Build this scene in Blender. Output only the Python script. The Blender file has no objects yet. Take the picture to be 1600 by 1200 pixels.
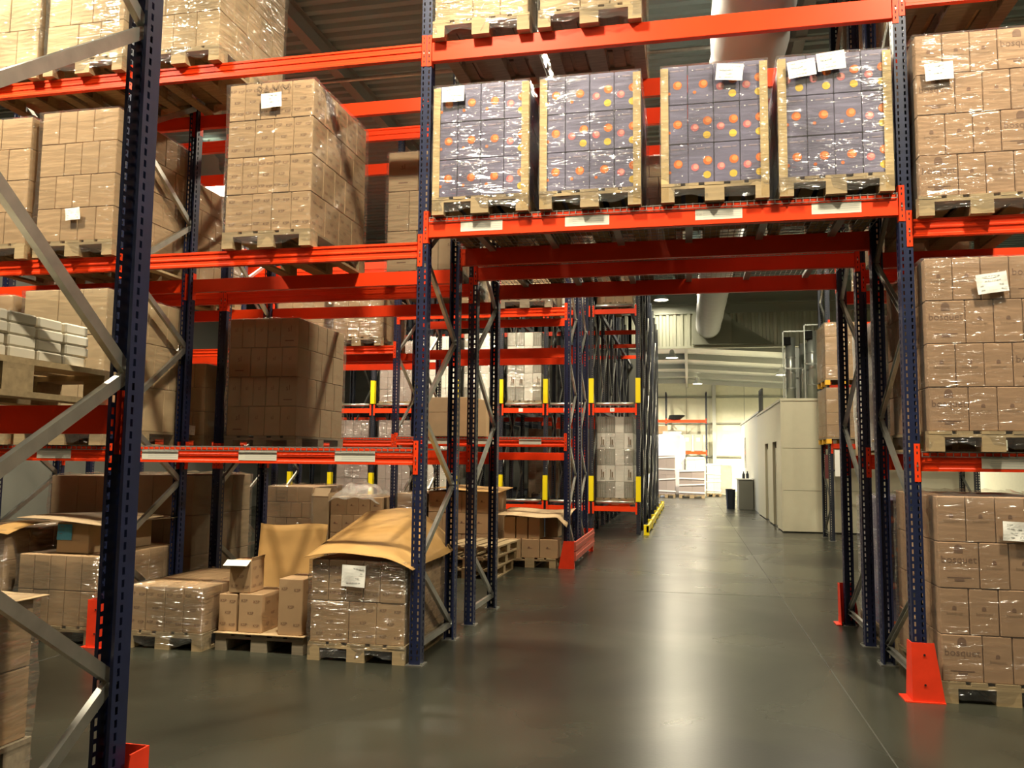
import bpy, math, random
from mathutils import Vector, Matrix
random.seed(7)
sc = bpy.context.scene
COL = sc.collection
R = math.radians

# ------------------------------------------------------------------ camera
def camera():
    yaw, pitch, roll = 0.2104, 0.0915, 0.0105
    f = Vector((-math.sin(yaw)*math.cos(pitch), math.cos(yaw)*math.cos(pitch), math.sin(pitch)))
    r = Vector((math.cos(yaw), math.sin(yaw), 0)); u = r.cross(f)
    c, s = math.cos(roll), math.sin(roll)
    r2 = c*r + s*u; u2 = c*u - s*r
    cd = bpy.data.cameras.new('camera'); co = bpy.data.objects.new('camera', cd); COL.objects.link(co)
    m = Matrix((r2, u2, -f)).transposed().to_4x4(); m.translation = (2.125, -6.38, 1.619)
    co.matrix_world = m
    cd.sensor_fit = 'HORIZONTAL'; cd.sensor_width = 36; cd.lens = 36*1294/1600
    cd.clip_start = .05; cd.clip_end = 300
    sc.camera = co
camera()
# ------------------------------------------------------------------ world, sun, exposure
w = bpy.data.worlds.new('sky'); sc.world = w; w.use_nodes = True
bg = w.node_tree.nodes['Background']; bg.inputs[0].default_value = (.62, .74, 1, 1); bg.inputs[1].default_value = 3.0
sd = bpy.data.lights.new('sun', 'SUN'); sd.energy = 6; sd.angle = R(1.5); sd.color = (1, .97, .93)
so = bpy.data.objects.new('sun', sd); COL.objects.link(so)
so.rotation_euler = Vector((1, .12, -.2)).to_track_quat('-Z', 'Y').to_euler()
sc.view_settings.view_transform = 'Standard'; sc.view_settings.look = 'None'
sc.view_settings.exposure = 0.0; sc.view_settings.gamma = 1; sc.view_settings.use_curve_mapping = False
sc.cycles.transparent_max_bounces = 24; sc.cycles.max_bounces = 8; sc.cycles.diffuse_bounces = 4
sc.cycles.sample_clamp_indirect = 6; sc.cycles.caustics_reflective = False; sc.cycles.caustics_refractive = False
LAMP_W = 510          # one high bay lamp
LAMP_COL = (1, .89, .66)

# ------------------------------------------------------------------ materials
MATS = {}
def mat(name, col, rough=.6, metal=0, noise=0, nscale=6, bump=0, bscale=40, spec=.5, objrand=0, stretch=(1, 1, 1), emit=None, estr=0, col2=None):
    if name in MATS: return MATS[name]
    m = bpy.data.materials.new(name); m.use_nodes = True; MATS[name] = m
    t = m.node_tree; b = t.nodes['Principled BSDF']
    b.inputs['Base Color'].default_value = (*col, 1); b.inputs['Roughness'].default_value = rough
    b.inputs['Metallic'].default_value = metal; b.inputs['Specular IOR Level'].default_value = spec
    tc = t.nodes.new('ShaderNodeTexCoord'); mp = t.nodes.new('ShaderNodeMapping')
    mp.inputs['Scale'].default_value = stretch
    t.links.new(tc.outputs['Object'], mp.inputs[0])
    src = None
    if noise:
        n = t.nodes.new('ShaderNodeTexNoise'); n.inputs['Scale'].default_value = nscale; n.inputs['Detail'].default_value = 5
        t.links.new(mp.outputs[0], n.inputs['Vector'])
        mx = t.nodes.new('ShaderNodeMix'); mx.data_type = 'RGBA'
        c2 = col2 or tuple(c*(1-noise) for c in col)
        mx.inputs[6].default_value = (*col, 1); mx.inputs[7].default_value = (*c2, 1)
        rp = t.nodes.new('ShaderNodeMapRange'); rp.inputs[1].default_value = .35; rp.inputs[2].default_value = .7
        t.links.new(n.outputs[0], rp.inputs[0]); t.links.new(rp.outputs[0], mx.inputs[0]); src = mx.outputs[2]
        t.links.new(src, b.inputs['Base Color'])
    if objrand:
        oi = t.nodes.new('ShaderNodeObjectInfo'); hs = t.nodes.new('ShaderNodeHueSaturation')
        mr = t.nodes.new('ShaderNodeMapRange'); mr.inputs[3].default_value = 1-objrand; mr.inputs[4].default_value = 1+objrand
        t.links.new(oi.outputs['Random'], mr.inputs[0]); t.links.new(mr.outputs[0], hs.inputs['Value'])
        if src: t.links.new(src, hs.inputs['Color'])
        else: hs.inputs['Color'].default_value = (*col, 1)
        t.links.new(hs.outputs[0], b.inputs['Base Color'])
    if bump:
        n2 = t.nodes.new('ShaderNodeTexNoise'); n2.inputs['Scale'].default_value = bscale; n2.inputs['Detail'].default_value = 4
        t.links.new(mp.outputs[0], n2.inputs['Vector'])
        bp = t.nodes.new('ShaderNodeBump'); bp.inputs['Strength'].default_value = bump; bp.inputs['Distance'].default_value = .01
        t.links.new(n2.outputs[0], bp.inputs['Height']); t.links.new(bp.outputs[0], b.inputs['Normal'])
    if emit:
        b.inputs['Emission Color'].default_value = (*emit, 1); b.inputs['Emission Strength'].default_value = estr
    return m

def film_mat(name, base, haze, stretch, bs):
    m = bpy.data.materials.new(name); m.use_nodes = True; MATS[name] = m; t = m.node_tree
    for n in list(t.nodes): t.nodes.remove(n)
    out = t.nodes.new('ShaderNodeOutputMaterial')
    tr = t.nodes.new('ShaderNodeBsdfTransparent'); tr.inputs[0].default_value = (.97, .97, .96, 1)
    gl = t.nodes.new('ShaderNodeBsdfGlossy'); gl.inputs['Roughness'].default_value = .12; gl.inputs['Color'].default_value = (1, 1, 1, 1)
    df = t.nodes.new('ShaderNodeBsdfDiffuse'); df.inputs[0].default_value = (.85, .83, .78, 1)
    tc = t.nodes.new('ShaderNodeTexCoord'); mp = t.nodes.new('ShaderNodeMapping')
    mp.inputs['Rotation'].default_value = (R(8), R(14), 0); mp.inputs['Scale'].default_value = stretch
    nz = t.nodes.new('ShaderNodeTexNoise'); nz.inputs['Scale'].default_value = 3; nz.inputs['Detail'].default_value = 2.5; nz.inputs['Roughness'].default_value = .5; nz.inputs['Distortion'].default_value = .8
    big = t.nodes.new('ShaderNodeTexNoise'); big.inputs['Scale'].default_value = 2.3; big.inputs['Detail'].default_value = 2
    oi = t.nodes.new('ShaderNodeObjectInfo'); ad = t.nodes.new('ShaderNodeVectorMath'); ad.operation = 'MULTIPLY_ADD'
    ad.inputs[1].default_value = (1, 1, 1)
    cmb = t.nodes.new('ShaderNodeMath'); cmb.operation = 'MULTIPLY'; cmb.inputs[1].default_value = 20
    t.links.new(oi.outputs['Random'], cmb.inputs[0]); t.links.new(tc.outputs['Object'], ad.inputs[0]); t.links.new(cmb.outputs[0], ad.inputs[2])
    t.links.new(ad.outputs[0], mp.inputs[0]); t.links.new(ad.outputs[0], big.inputs['Vector']); t.links.new(mp.outputs[0], nz.inputs['Vector'])
    bp = t.nodes.new('ShaderNodeBump'); bp.inputs['Strength'].default_value = bs; bp.inputs['Distance'].default_value = .09
    t.links.new(nz.outputs[0], bp.inputs['Height']); t.links.new(bp.outputs[0], gl.inputs['Normal'])
    lw = t.nodes.new('ShaderNodeLayerWeight'); lw.inputs[0].default_value = .25
    t.links.new(bp.outputs[0], lw.inputs['Normal'])
    mr = t.nodes.new('ShaderNodeMapRange'); mr.inputs[1].default_value = .42; mr.inputs[2].default_value = .68
    mr.inputs[3].default_value = base*.15; mr.inputs[4].default_value = base*1.9
    t.links.new(big.outputs[0], mr.inputs[0])
    sm = t.nodes.new('ShaderNodeMath'); sm.operation = 'MULTIPLY_ADD'; sm.inputs[1].default_value = .3
    t.links.new(lw.outputs['Fresnel'], sm.inputs[0]); t.links.new(mr.outputs[0], sm.inputs[2])
    m1 = t.nodes.new('ShaderNodeMixShader'); m1.inputs[0].default_value = haze
    t.links.new(tr.outputs[0], m1.inputs[1]); t.links.new(df.outputs[0], m1.inputs[2])
    m2 = t.nodes.new('ShaderNodeMixShader'); t.links.new(sm.outputs[0], m2.inputs[0])
    t.links.new(m1.outputs[0], m2.inputs[1]); t.links.new(gl.outputs[0], m2.inputs[2]); t.links.new(m2.outputs[0], out.inputs[0])
    return m
FILM = film_mat('stretch film', .115, .04, (.9, .9, 6), 1.0)
FILM_LIGHT = film_mat('thin stretch film', .014, .03, (.9, .9, 6), .9)
FILM_HEAVY = film_mat('milky stretch film', .12, .42, (1.2, 1.2, 8), .7)
BAGM = film_mat('polythene bag', .16, .12, (5, 5, 5), .9)

ORANGE = mat('orange powder coat', (.90, .052, .006), .42, noise=.10, nscale=3, spec=.3)
GUARD = mat('red guard paint', (.86, .05, .015), .45, noise=.15, nscale=8, spec=.3)
NAVY = mat('navy powder coat', (.008, .014, .052), .42, noise=.3, nscale=9)
DARKPOST = mat('dark blue grey post paint', (.012, .016, .028), .5)
ZINC = mat('galvanised steel', (.46, .46, .42), .34, .85, noise=.2, nscale=12)
WIRE = mat('zinc wire', (.42, .41, .38), .45, .7)
HOLE = mat('dark slot', (.006, .006, .006), .9)
WHITEP = mat('white paper', (.86, .85, .80), .7)
STRIP = mat('cream label strip', (.72, .69, .58), .6, noise=.08)
INK = mat('grey ink', (.25, .25, .26), .8)
LINK = mat('pale grey ink', (.50, .50, .48), .8)
CARD = mat('kraft carton', (.44, .285, .155), .75, noise=.10, nscale=5, objrand=.07, spec=.25)
CARD_R = mat('pinkish brown carton', (.40, .245, .145), .75, noise=.10, nscale=5, objrand=.05, spec=.25)
CARD_D = mat('dark brown carton', (.40, .285, .17), .75, noise=.12, nscale=5, objrand=.07, spec=.25)
CARD_L = mat('pale kraft carton', (.52, .37, .21), .75, noise=.08, nscale=5, objrand=.06, spec=.25)
KRAFT = mat('kraft paper board', (.50, .29, .10), .7, noise=.2, nscale=3, spec=.25)
PRINT_B = mat('brown print', (.19, .10, .06), .8)
PRINT_F = mat('faint brown print', (.27, .165, .09), .8)
PURPLE = mat('lilac grey carton', (.175, .160, .262), .5, noise=.1, nscale=4, objrand=.04)
P_OR = mat('orange print', (.80, .17, .02), .5); P_OR2 = mat('light orange print', (.92, .36, .09), .5)
P_PK = mat('pink print', (.72, .17, .19), .5); P_PK2 = mat('light pink print', (.9, .40, .33), .5)
P_YE = mat('yellow print', (.84, .54, .05), .5); P_FT = mat('salmon print', (.31, .24, .30), .6); P_WH = mat('white print', (.75, .72, .75), .5)
WHITEBOX = mat('white carton', (.78, .76, .68), .7, objrand=.08)
GREYBOX = mat('grey picture carton', (.30, .29, .24), .7, objrand=.12)
SIL = mat('grey bottle print', (.38, .365, .31), .7); SIL2 = mat('brown glass print', (.22, .16, .09), .7)
WOOD = mat('pale pallet wood', (.40, .29, .155), .8, noise=.3, nscale=6, stretch=(1, 6, 6), objrand=.12)
WOODG = mat('grey pallet wood', (.27, .22, .15), .85, noise=.3, nscale=6, stretch=(1, 6, 6), objrand=.15)
CORNER = mat('cardboard edge board', (.60, .43, .20), .7, noise=.08)
YELLOW = mat('yellow guard', (.95, .76, .008), .4)
BLUEP = mat('blue paper', (.10, .42, .62), .7)
FOAM = mat('cream tray', (.72, .66, .54), .8, objrand=.1)
MAUVE = mat('mauve carton', (.36, .29, .26), .7, objrand=.06)

# ------------------------------------------------------------------ mesh helpers
class MB:
    def __init__(s): s.v = []; s.f = []; s.m = []
    def face(s, pts, m=0):
        i = len(s.v); s.v += [tuple(p) for p in pts]; s.f.append(tuple(range(i, i+len(pts)))); s.m.append(m)
    def box(s, x0, x1, y0, y1, z0, z1, m=0):
        i = len(s.v)
        s.v += [(x0,y0,z0),(x1,y0,z0),(x1,y1,z0),(x0,y1,z0),(x0,y0,z1),(x1,y0,z1),(x1,y1,z1),(x0,y1,z1)]
        for q in ((0,3,2,1),(4,5,6,7),(0,1,5,4),(1,2,6,5),(2,3,7,6),(3,0,4,7)):
            s.f.append(tuple(i+k for k in q)); s.m.append(m)
    def cbox(s, x0, x1, y0, y1, z0, z1, b=.005, m=0):
        # chamfered box
        i = len(s.v); X = (x0, x1); Y = (y0, y1); Z = (z0, z1); idx = {}
        for a in (0,1):
            for c in (0,1):
                for e in (0,1):
                    sx, sy, sz = (1,-1)[a], (1,-1)[c], (1,-1)[e]
                    for k, d in enumerate(((0,b,b),(b,0,b),(b,b,0))):
                        idx[(a,c,e,k)] = len(s.v)
                        s.v.append((X[a]+sx*d[0], Y[c]+sy*d[1], Z[e]+sz*d[2]))
        def F(*q):
            s.f.append(tuple(q)); s.m.append(m)
        I = lambda a,c,e,k: idx[(a,c,e,k)]
        for a in (0,1):
            q = [I(a,0,0,0),I(a,1,0,0),I(a,1,1,0),I(a,0,1,0)]; F(*(q if a else q[::-1]))
            q = [I(0,a,0,1),I(1,a,0,1),I(1,a,1,1),I(0,a,1,1)]; F(*(q[::-1] if a else q))
            q = [I(0,0,a,2),I(1,0,a,2),I(1,1,a,2),I(0,1,a,2)]; F(*(q if a else q[::-1]))
        for a in (0,1):
            for c in (0,1):
                F(I(a,c,0,0),I(a,c,1,0),I(a,c,1,1),I(a,c,0,1))
                F(I(a,0,c,0),I(a,1,c,0),I(a,1,c,2),I(a,0,c,2))
                F(I(0,a,c,1),I(1,a,c,1),I(1,a,c,2),I(0,a,c,2))
                for e in (0,1): F(I(a,c,e,0),I(a,c,e,1),I(a,c,e,2))
    def prism(s, prof, x0, x1, m=0, caps=True):
        # profile in (y,z), extruded along x
        i = len(s.v); n = len(prof)
        s.v += [(x0, y, z) for y, z in prof] + [(x1, y, z) for y, z in prof]
        for k in range(n):
            j = (k+1) % n; s.f.append((i+k, i+j, i+n+j, i+n+k)); s.m.append(m)
        if caps:
            s.f.append(tuple(i+k for k in range(n))[::-1]); s.m.append(m)
            s.f.append(tuple(i+n+k for k in range(n))); s.m.append(m)
    def tube(s, p0, p1, r, n=10, m=0, r1=None, caps=True):
        p0, p1 = Vector(p0), Vector(p1); d = (p1-p0).normalized()
        a = d.orthogonal().normalized(); b = d.cross(a); i = len(s.v); r1 = r if r1 is None else r1
        for k in range(n):
            t = 2*math.pi*k/n; s.v.append(tuple(p0+(a*math.cos(t)+b*math.sin(t))*r))
        for k in range(n):
            t = 2*math.pi*k/n; s.v.append(tuple(p1+(a*math.cos(t)+b*math.sin(t))*r1))
        for k in range(n):
            j = (k+1) % n; s.f.append((i+k, i+j, i+n+j, i+n+k)); s.m.append(m)
        if caps:
            s.f.append(tuple(i+k for k in range(n))[::-1]); s.m.append(m); s.f.append(tuple(i+n+k for k in range(n))); s.m.append(m)
    def lathe(s, prof, n=24, m=0, c=(0,0,0)):
        i = len(s.v); L = len(prof)
        for r, z in prof:
            for k in range(n):
                t = 2*math.pi*k/n; s.v.append((c[0]+r*math.cos(t), c[1]+r*math.sin(t), c[2]+z))
        for a in range(L-1):
            for k in range(n):
                j = (k+1) % n; s.f.append((i+a*n+k, i+a*n+j, i+(a+1)*n+j, i+(a+1)*n+k)); s.m.append(m)
    def grid(s, fn, nu, nv, m=0):
        i = len(s.v)
        for a in range(nu+1):
            for b in range(nv+1): s.v.append(tuple(fn(a/nu, b/nv)))
        for a in range(nu):
            for b in range(nv):
                q = i+a*(nv+1)+b; s.f.append((q, q+nv+1, q+nv+2, q+1)); s.m.append(m)
    def disc(s, x, z, r, y, n=16, m=0):
        s.face([(x+r*math.cos(2*math.pi*k/n), y, z+r*math.sin(2*math.pi*k/n)) for k in range(n)], m)
    def text(s, txt, x, z, size, y, m=0, align='CENTER', rot=0, side=None):
        vs, fs = textmesh(txt, align); i = len(s.v); c, sn = math.cos(rot), math.sin(rot)
        for a, b in vs:
            u, v2 = a*size, b*size; u, v2 = u*c-v2*sn, u*sn+v2*c
            s.v.append((x+u, y, z+v2) if side is None else (side, y+x+u, z+v2))
        for q in fs: s.f.append(tuple(i+k for k in q)); s.m.append(m)
    def mesh(s, name, mats, smooth=False):
        me = bpy.data.meshes.new(name); me.from_pydata(s.v, [], s.f)
        for mm in mats: me.materials.append(mm)
        me.polygons.foreach_set('material_index', s.m)
        if smooth: me.polygons.foreach_set('use_smooth', [True]*len(s.f))
        me.update(); return me
_TX = {}
def textmesh(txt, align='CENTER'):
    k = (txt, align)
    if k not in _TX:
        cu = bpy.data.curves.new('t', 'FONT'); cu.body = txt; cu.align_x = align; cu.align_y = 'CENTER'; cu.resolution_u = 2
        o = bpy.data.objects.new('t', cu); COL.objects.link(o)
        dg = bpy.context.evaluated_depsgraph_get(); me = o.evaluated_get(dg).to_mesh()
        _TX[k] = ([(v.co.x, v.co.y) for v in me.vertices], [tuple(p.vertices) for p in me.polygons])
        bpy.data.objects.remove(o); bpy.data.curves.remove(cu)
    return _TX[k]

def ob(name, me, parent=None, loc=(0,0,0), rot=(0,0,0), scale=None):
    o = bpy.data.objects.new(name, me); COL.objects.link(o)
    if parent is not None: o.parent = parent
    o.location = loc; o.rotation_euler = rot
    if scale: o.scale = scale
    return o
def thing(name, label, cat, loc=(0,0,0), rotz=0, group=None, me=None):
    o = ob(name, me, None, loc, (0,0,rotz)); o['label'] = label; o['category'] = cat
    if group: o['group'] = group
    return o
def struct(name, me, parent=None, loc=(0,0,0), rot=(0,0,0)):
    o = ob(name, me, parent, loc, rot)
    if parent is None: o['kind'] = 'structure'
    return o
def fix_normals(me):
    import bmesh
    b = bmesh.new(); b.from_mesh(me); bmesh.ops.recalc_face_normals(b, faces=b.faces); b.to_mesh(me); b.free()
    return me


# ================================================================== the building
H = 8.0            # underside of the roof deck, main hall
YB = 24.0          # bulkhead between the main hall and the rear hall
def floor_mat():
    m = bpy.data.materials.new('polished concrete'); m.use_nodes = True; t = m.node_tree; b = t.nodes['Principled BSDF']
    tc = t.nodes.new('ShaderNodeTexCoord')
    def noise(sc_, det, rough=.6, dist=0):
        n = t.nodes.new('ShaderNodeTexNoise'); n.inputs['Scale'].default_value = sc_; n.inputs['Detail'].default_value = det
        n.inputs['Roughness'].default_value = rough; n.inputs['Distortion'].default_value = dist
        t.links.new(tc.outputs['Object'], n.inputs['Vector']); return n
    n1, n2, n3 = noise(.45, 4, .5, .8), noise(3.5, 6), noise(40, 3)
    cr = t.nodes.new('ShaderNodeValToRGB'); e = cr.color_ramp.elements
    e[0].position = .36; e[0].color = (.0125, .0130, .0095, 1); e[1].position = .62; e[1].color = (.040, .041, .030, 1)
    t.links.new(n1.outputs[0], cr.inputs[0])
    mx = t.nodes.new('ShaderNodeMix'); mx.data_type = 'RGBA'; mx.blend_type = 'MULTIPLY'; mx.inputs[0].default_value = .5
    cr2 = t.nodes.new('ShaderNodeValToRGB'); cr2.color_ramp.elements[0].position = .3; cr2.color_ramp.elements[0].color = (.8, .8, .8, 1); cr2.color_ramp.elements[1].position = .65
    t.links.new(n2.outputs[0], cr2.inputs[0]); t.links.new(cr.outputs[0], mx.inputs[6]); t.links.new(cr2.outputs[0], mx.inputs[7])
    t.links.new(mx.outputs[2], b.inputs['Base Color'])
    mr = t.nodes.new('ShaderNodeMapRange'); mr.inputs[1].default_value = .3; mr.inputs[2].default_value = .7; mr.inputs[3].default_value = .31; mr.inputs[4].default_value = .25
    t.links.new(n1.outputs[0], mr.inputs[0]); t.links.new(mr.outputs[0], b.inputs['Roughness'])
    bp = t.nodes.new('ShaderNodeBump'); bp.inputs['Strength'].default_value = .03; bp.inputs['Distance'].default_value = .01
    t.links.new(n3.outputs[0], bp.inputs['Height']); t.links.new(bp.outputs[0], b.inputs['Normal'])
    b.inputs['Specular IOR Level'].default_value = .28
    return m
FLOOR = floor_mat()
DECK = mat('olive roof deck', (.26, .36, .36), .5, .1)
STEEL = mat('grey painted steel', (.24, .25, .22), .5)
WALLP = mat('cream wall panel', (.78, .76, .58), .6, noise=.05)
WALLD = mat('grey wall panel', (.20, .20, .17), .6)
FOIL = mat('foil roof lining', (.52, .54, .52), .32, .35, bump=.5, bscale=3)
SHEET = mat('corrugated cream sheet', (.50, .51, .40), .45)

m = MB(); m.box(-12, 13, -12, 43, -.2, 0); fl = struct('floor', m.mesh('floor', [FLOOR]))
# saw-cut joints lie in the slab as thin dark strips
JO = mat('joint filler', (.05, .05, .042), .7)
for k, (a, b_, c, d) in enumerate(((-12, 13, -4.95, -4.942), (-12, 13, 4.3, 4.308), (3.2, 3.208, -12, 43), (-12, 13, 11.2, 11.208), (-2.9, -2.892, -12, 0))):
    q = MB(); q.box(a, b_, c, d, -.003, .0012); struct('floor_joint', q.mesh('floor_joint', [JO]), fl)
# roof deck of the main hall: trapezoid ribs running along X
pr = []; y = -12.0; P = .25
while y < YB:
    pr += [(y, H+.06), (y+.07, H+.06), (y+.11, H), (y+.21, H)]; y += P
pr += [(YB, H+.06), (YB, H+.12), (-12, H+.12)]
m = MB(); m.prism(pr, -12, 13); struct('ceiling', m.mesh('ceiling', [DECK]))
def ibeam(y0, y1, h=.3, wd=.16):
    q = MB(); q.box(-wd/2, wd/2, y0, y1, -.015, 0); q.box(-wd/2, wd/2, y0, y1, -h, -h+.015); q.box(-.008, .008, y0, y1, -h+.015, -.015)
    return q.mesh('roof_beam', [STEEL])
ib = ibeam(-12, YB)
for k, x in enumerate((-8.9, -3.3, 3.75, 9.2)):
    struct('trim_%d' % (k+1), ib, None, (x, 0, H))
# conduits hung below the deck, running along X
m = MB()
q = MB(); q.tube((-12, 0, 0), (13, 0, 0), .03, 8)
cm = q.mesh('conduit', [ZINC])
for k, y in enumerate((5.6, 9.5, 15)): struct('trim_%d' % (k+5), cm, None, (0, y, H-.32))
# outer walls and an added daylight block
def wall(name, x0, x1, y0, y1, z0, z1, mt): 
    q = MB(); q.box(x0, x1, y0, y1, z0, z1); return struct(name, q.mesh(name, [mt]))
wall('wall_left', -12.2, -12, -12, YB, 0, H+.2, WALLD)
wall('wall_right', 13, 13.2, -12, 43, 0, H+.2, WALLP)
wall('wall_front', -12.2, 13.2, -12.2, -12, 0, H+.2, WALLD)
wall('wall_light_block', -12.2, .55, YB, YB+.15, 0, H+.2, WALLD)  # stretch behind the flow rack is added to block daylight from the door
# bulkhead: beam and vertical corrugated sheet hanging down to 5.75 m
q = MB(); q.box(-6, 13, YB-.1, YB+.1, 6.95, 7.0); q.box(-6, 13, YB-.02, YB, 6.95, 7.3); q.box(-6, 13, YB-.12, YB+.12, 7.3, 7.36)
q.box(-6, 13, YB, YB+.1, 7.36, H+.1)
struct('trim_8', q.mesh('bulkhead_beam', [mat('pale grey beam', (.40, .42, .35), .5)]))
pf = []; x = -6.0
while x < 13:
    pf += [(x, 0), (x+.09, 0), (x+.12, -.06), (x+.21, -.06), (x+.24, 0)]; x += .25
q = MB(); i = 0
for a in range(len(pf)-1):
    (xa, ya), (xb, yb) = pf[a], pf[a+1]
    q.face([(xa, YB+ya, 5.78), (xb, YB+yb, 5.78), (xb, YB+yb, 6.95), (xa, YB+ya, 6.95)])
q.box(-6, 13, YB-.07, YB+.12, 5.70, 5.78); q.box(-6, 13, YB+.06, YB+.1, 5.78, 6.95)
struct('wall_bulkhead', q.mesh('wall_bulkhead', [SHEET]))
# rear hall: foil lined roof falling to the right, far wall, left wall with the loading door
def zr(x): return 6.35 - .065*(x-1) if x > 2 else 6.3
q = MB()
xs = [-6, -2, 2, 5, 8, 13]
for a in range(len(xs)-1):
    n = 9
    for k in range(n):
        ya, yb = 24+18.5*k/n, 24+18.5*(k+1)/n
        sag = .10
        ym = (ya+yb)/2
        for (y0, y1, s0, s1) in ((ya, ym, 0, -sag), (ym, yb, -sag, 0)):
            q.face([(xs[a], y0, zr(xs[a])+s0), (xs[a+1], y0, zr(xs[a+1])+s0), (xs[a+1], y1, zr(xs[a+1])+s1), (xs[a], y1, zr(xs[a])+s1)])
q.box(-6.2, 13.2, 24.1, 43, 6.5, 6.6)
struct('ceiling_rear', q.mesh('ceiling_rear', [FOIL]))
for k in range(5):
    y = 26 + k*3.7
    q = MB(); q.box(-6, 2, y, y+.08, 6.0, 6.25)
    pp = [(2, y, 6.0), (13, y, zr(13)-.3), (13, y, zr(13)-.05), (2, y, 6.25)]
    q.face(pp); q.face([(a, b+.08, c) for a, b, c in pp]); q.face([pp[0], (2, y+.08, 6.0), (13, y+.08, zr(13)-.3), pp[1]])
    struct('trim_%d' % (9+k), q.mesh('purlin', [mat('pale purlin', (.42, .43, .40), .45)]))
q = MB(); q.box(2.0, 2.12, 24.1, 42, 5.85, 6.2); struct('trim_14', q.mesh('ridge_rafter', [MATS['pale purlin']]))
fw = wall('wall_back', -6.2, 13.2, 42, 42.2, 0, 6.6, WALLP)
for x in (-1.6, .2, 2.0, 3.55, 5.2, 7.2):
    q = MB(); q.box(x, x+.03, 41.985, 42, 0, 6.3); struct('panel_seam', q.mesh('panel_seam', [mat('wall seam', (.36, .36, .28), .6)]), fw)
for z in (1.9, 3.75, 5.25):
    q = MB(); q.box(-6, 13, 41.86, 41.99, z, z+.09); struct('sheeting_rail', q.mesh('sheeting_rail', [mat('olive rail', (.24, .24, .19), .5)]), fw)
q = MB(); q.box(3.45, 3.65, 41.7, 41.98, 0, 6.2); struct('wall_column', q.mesh('wall_column', [mat('pale column', (.50, .51, .45), .5)]), fw)
q = MB(); q.box(-6.2, -6, YB+.15, 27, 0, 6.6); q.box(-6.2, -6, 39, 42, 0, 6.6); q.box(-6.2, -6, 27, 39, 5.2, 6.6)
struct('wall_door_side', q.mesh('wall_door_side', [WALLP]))
q = MB(); q.box(-40, -6.2, 15, 55, -.25, -.05); struct('yard', q.mesh('yard', [mat('yard concrete', (.35, .35, .34), .9)]))

# ------------------------------------------------------------------ air duct
def duct():
    t = thing('air_duct', 'long white fabric air duct hanging under the roof deck towards the bulkhead', 'duct', (2.84, 0, 6.42))
    DUCTM = mat('white duct fabric', (.66, .67, .68), .55, bump=.25, bscale=2.5)
    q = MB(); n = 28; L = 26
    def fn(u, v):
        y = -6 + (YB+5.6)*u; a = 2*math.pi*v
        r = .425 + .012*math.sin(9*y) + .006*math.sin(23*y+3*a)
        return (r*math.cos(a), y, r*math.sin(a))
    q.grid(fn, 120, n); ob('fabric_tube', q.mesh('fabric_tube', [DUCTM], True), t)
    for y in (-4, 0, 4, 8, 12, 16, 20):
        for s in (-1, 1):
            q = MB(); q.tube((.24*s, y, .34), (.36*s, y, 1.58), .006, 6); ob('hanger_wire', q.mesh('hanger_wire', [ZINC]), t)
    q = MB(); q.lathe([(.43, -.25), (.435, .0), (.41, .06)], 28)
    o = ob('end_collar', q.mesh('end_collar', [ZINC], True), t, (0, 23.3, 0), (R(90), 0, 0))
    t2 = thing('transition_box', 'triangular galvanised transition hopper on the bulkhead at the duct end', 'duct fitting', (2.9, YB-.2, 5.8))
    q = MB()
    q.face([(-.6, -.1, .0), (.75, -.1, .0), (.75, -.1, .95), (.5, -.1, 1.2), (-.6, -.1, 1.2)])
    q.face([(.75, -.1, .0), (2.2, .12, .0), (.75, .12, .95), (.75, -.1, .95)])
    q.face([(-.6, -.1, 0), (-.6, .12, 0), (-.6, .12, 1.2), (-.6, -.1, 1.2)]); q.face([(-.6, -.1, 0), (.75, -.1, 0), (2.2, .12, 0), (-.6, .12, 0)])
    ob('hopper_plate', q.mesh('hopper_plate', [mat('hopper paint', (.36, .37, .29), .5)]), t2)
duct()

# ------------------------------------------------------------------ lamps
def lamp_meshes():
    q = MB(); q.lathe([(.05, .34), (.09, .30), (.10, .20), (.20, .08), (.27, 0), (.262, 0), (.19, .075), (.08, .18)], 28)
    a = q.mesh('reflector', [mat('white lamp reflector', (.7, .7, .66), .4)], True)
    q = MB(); q.lathe([(.001, .02), (.235, .02), (.235, .035), (.001, .035)], 24)
    b_ = q.mesh('lens', [mat('lamp lens', (.9, .9, .85), .4, emit=LAMP_COL, estr=30)], False)
    q = MB(); q.tube((0, 0, 0), (0, 0, 1), .012, 6); c = q.mesh('hanger_rod', [ZINC])
    return a, b_, c
LM = lamp_meshes()
def lamp(x, y, z, label, power=1.0, size=1.0):
    t = thing('high_bay_lamp', label, 'lamp', (x, y, z), 0, 'high bay lamps')
    t.scale = (size, size, size)
    ob('reflector', LM[0], t); ob('lens', LM[1], t); ob('hanger_rod', LM[2], t, (0, 0, .33), (0, 0, 0), (1, 1, ((H if y < YB else 6.3)-z)/size-.33))
    d = bpy.data.lights.new('lamp_light', 'AREA'); d.shape = 'DISK'; d.size = .46; d.energy = LAMP_W*power; d.color = LAMP_COL; d.spread = R(170)
    ob('lamp_light', d, t, (0, 0, -.01))
ZL = H-.7
lamp(.9, -7.6, ZL, 'high bay lamp above the aisle behind the near rack', .2)
lamp(-4.2, -7.0, ZL, 'high bay lamp far to the left behind the near rack', .08)
lamp(6.2, -7.6, ZL, 'high bay lamp to the right behind the near rack', .08)
lamp(.2, -2.0, ZL, 'high bay lamp over the aisle in front of the purple cartons', 1.0)
lamp(-4.6, -1.9, ZL, 'high bay lamp over the left end of the front aisle', 1.0)
lamp(5.0, -2.2, ZL, 'high bay lamp over the right end of the front aisle', 1.1)
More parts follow.
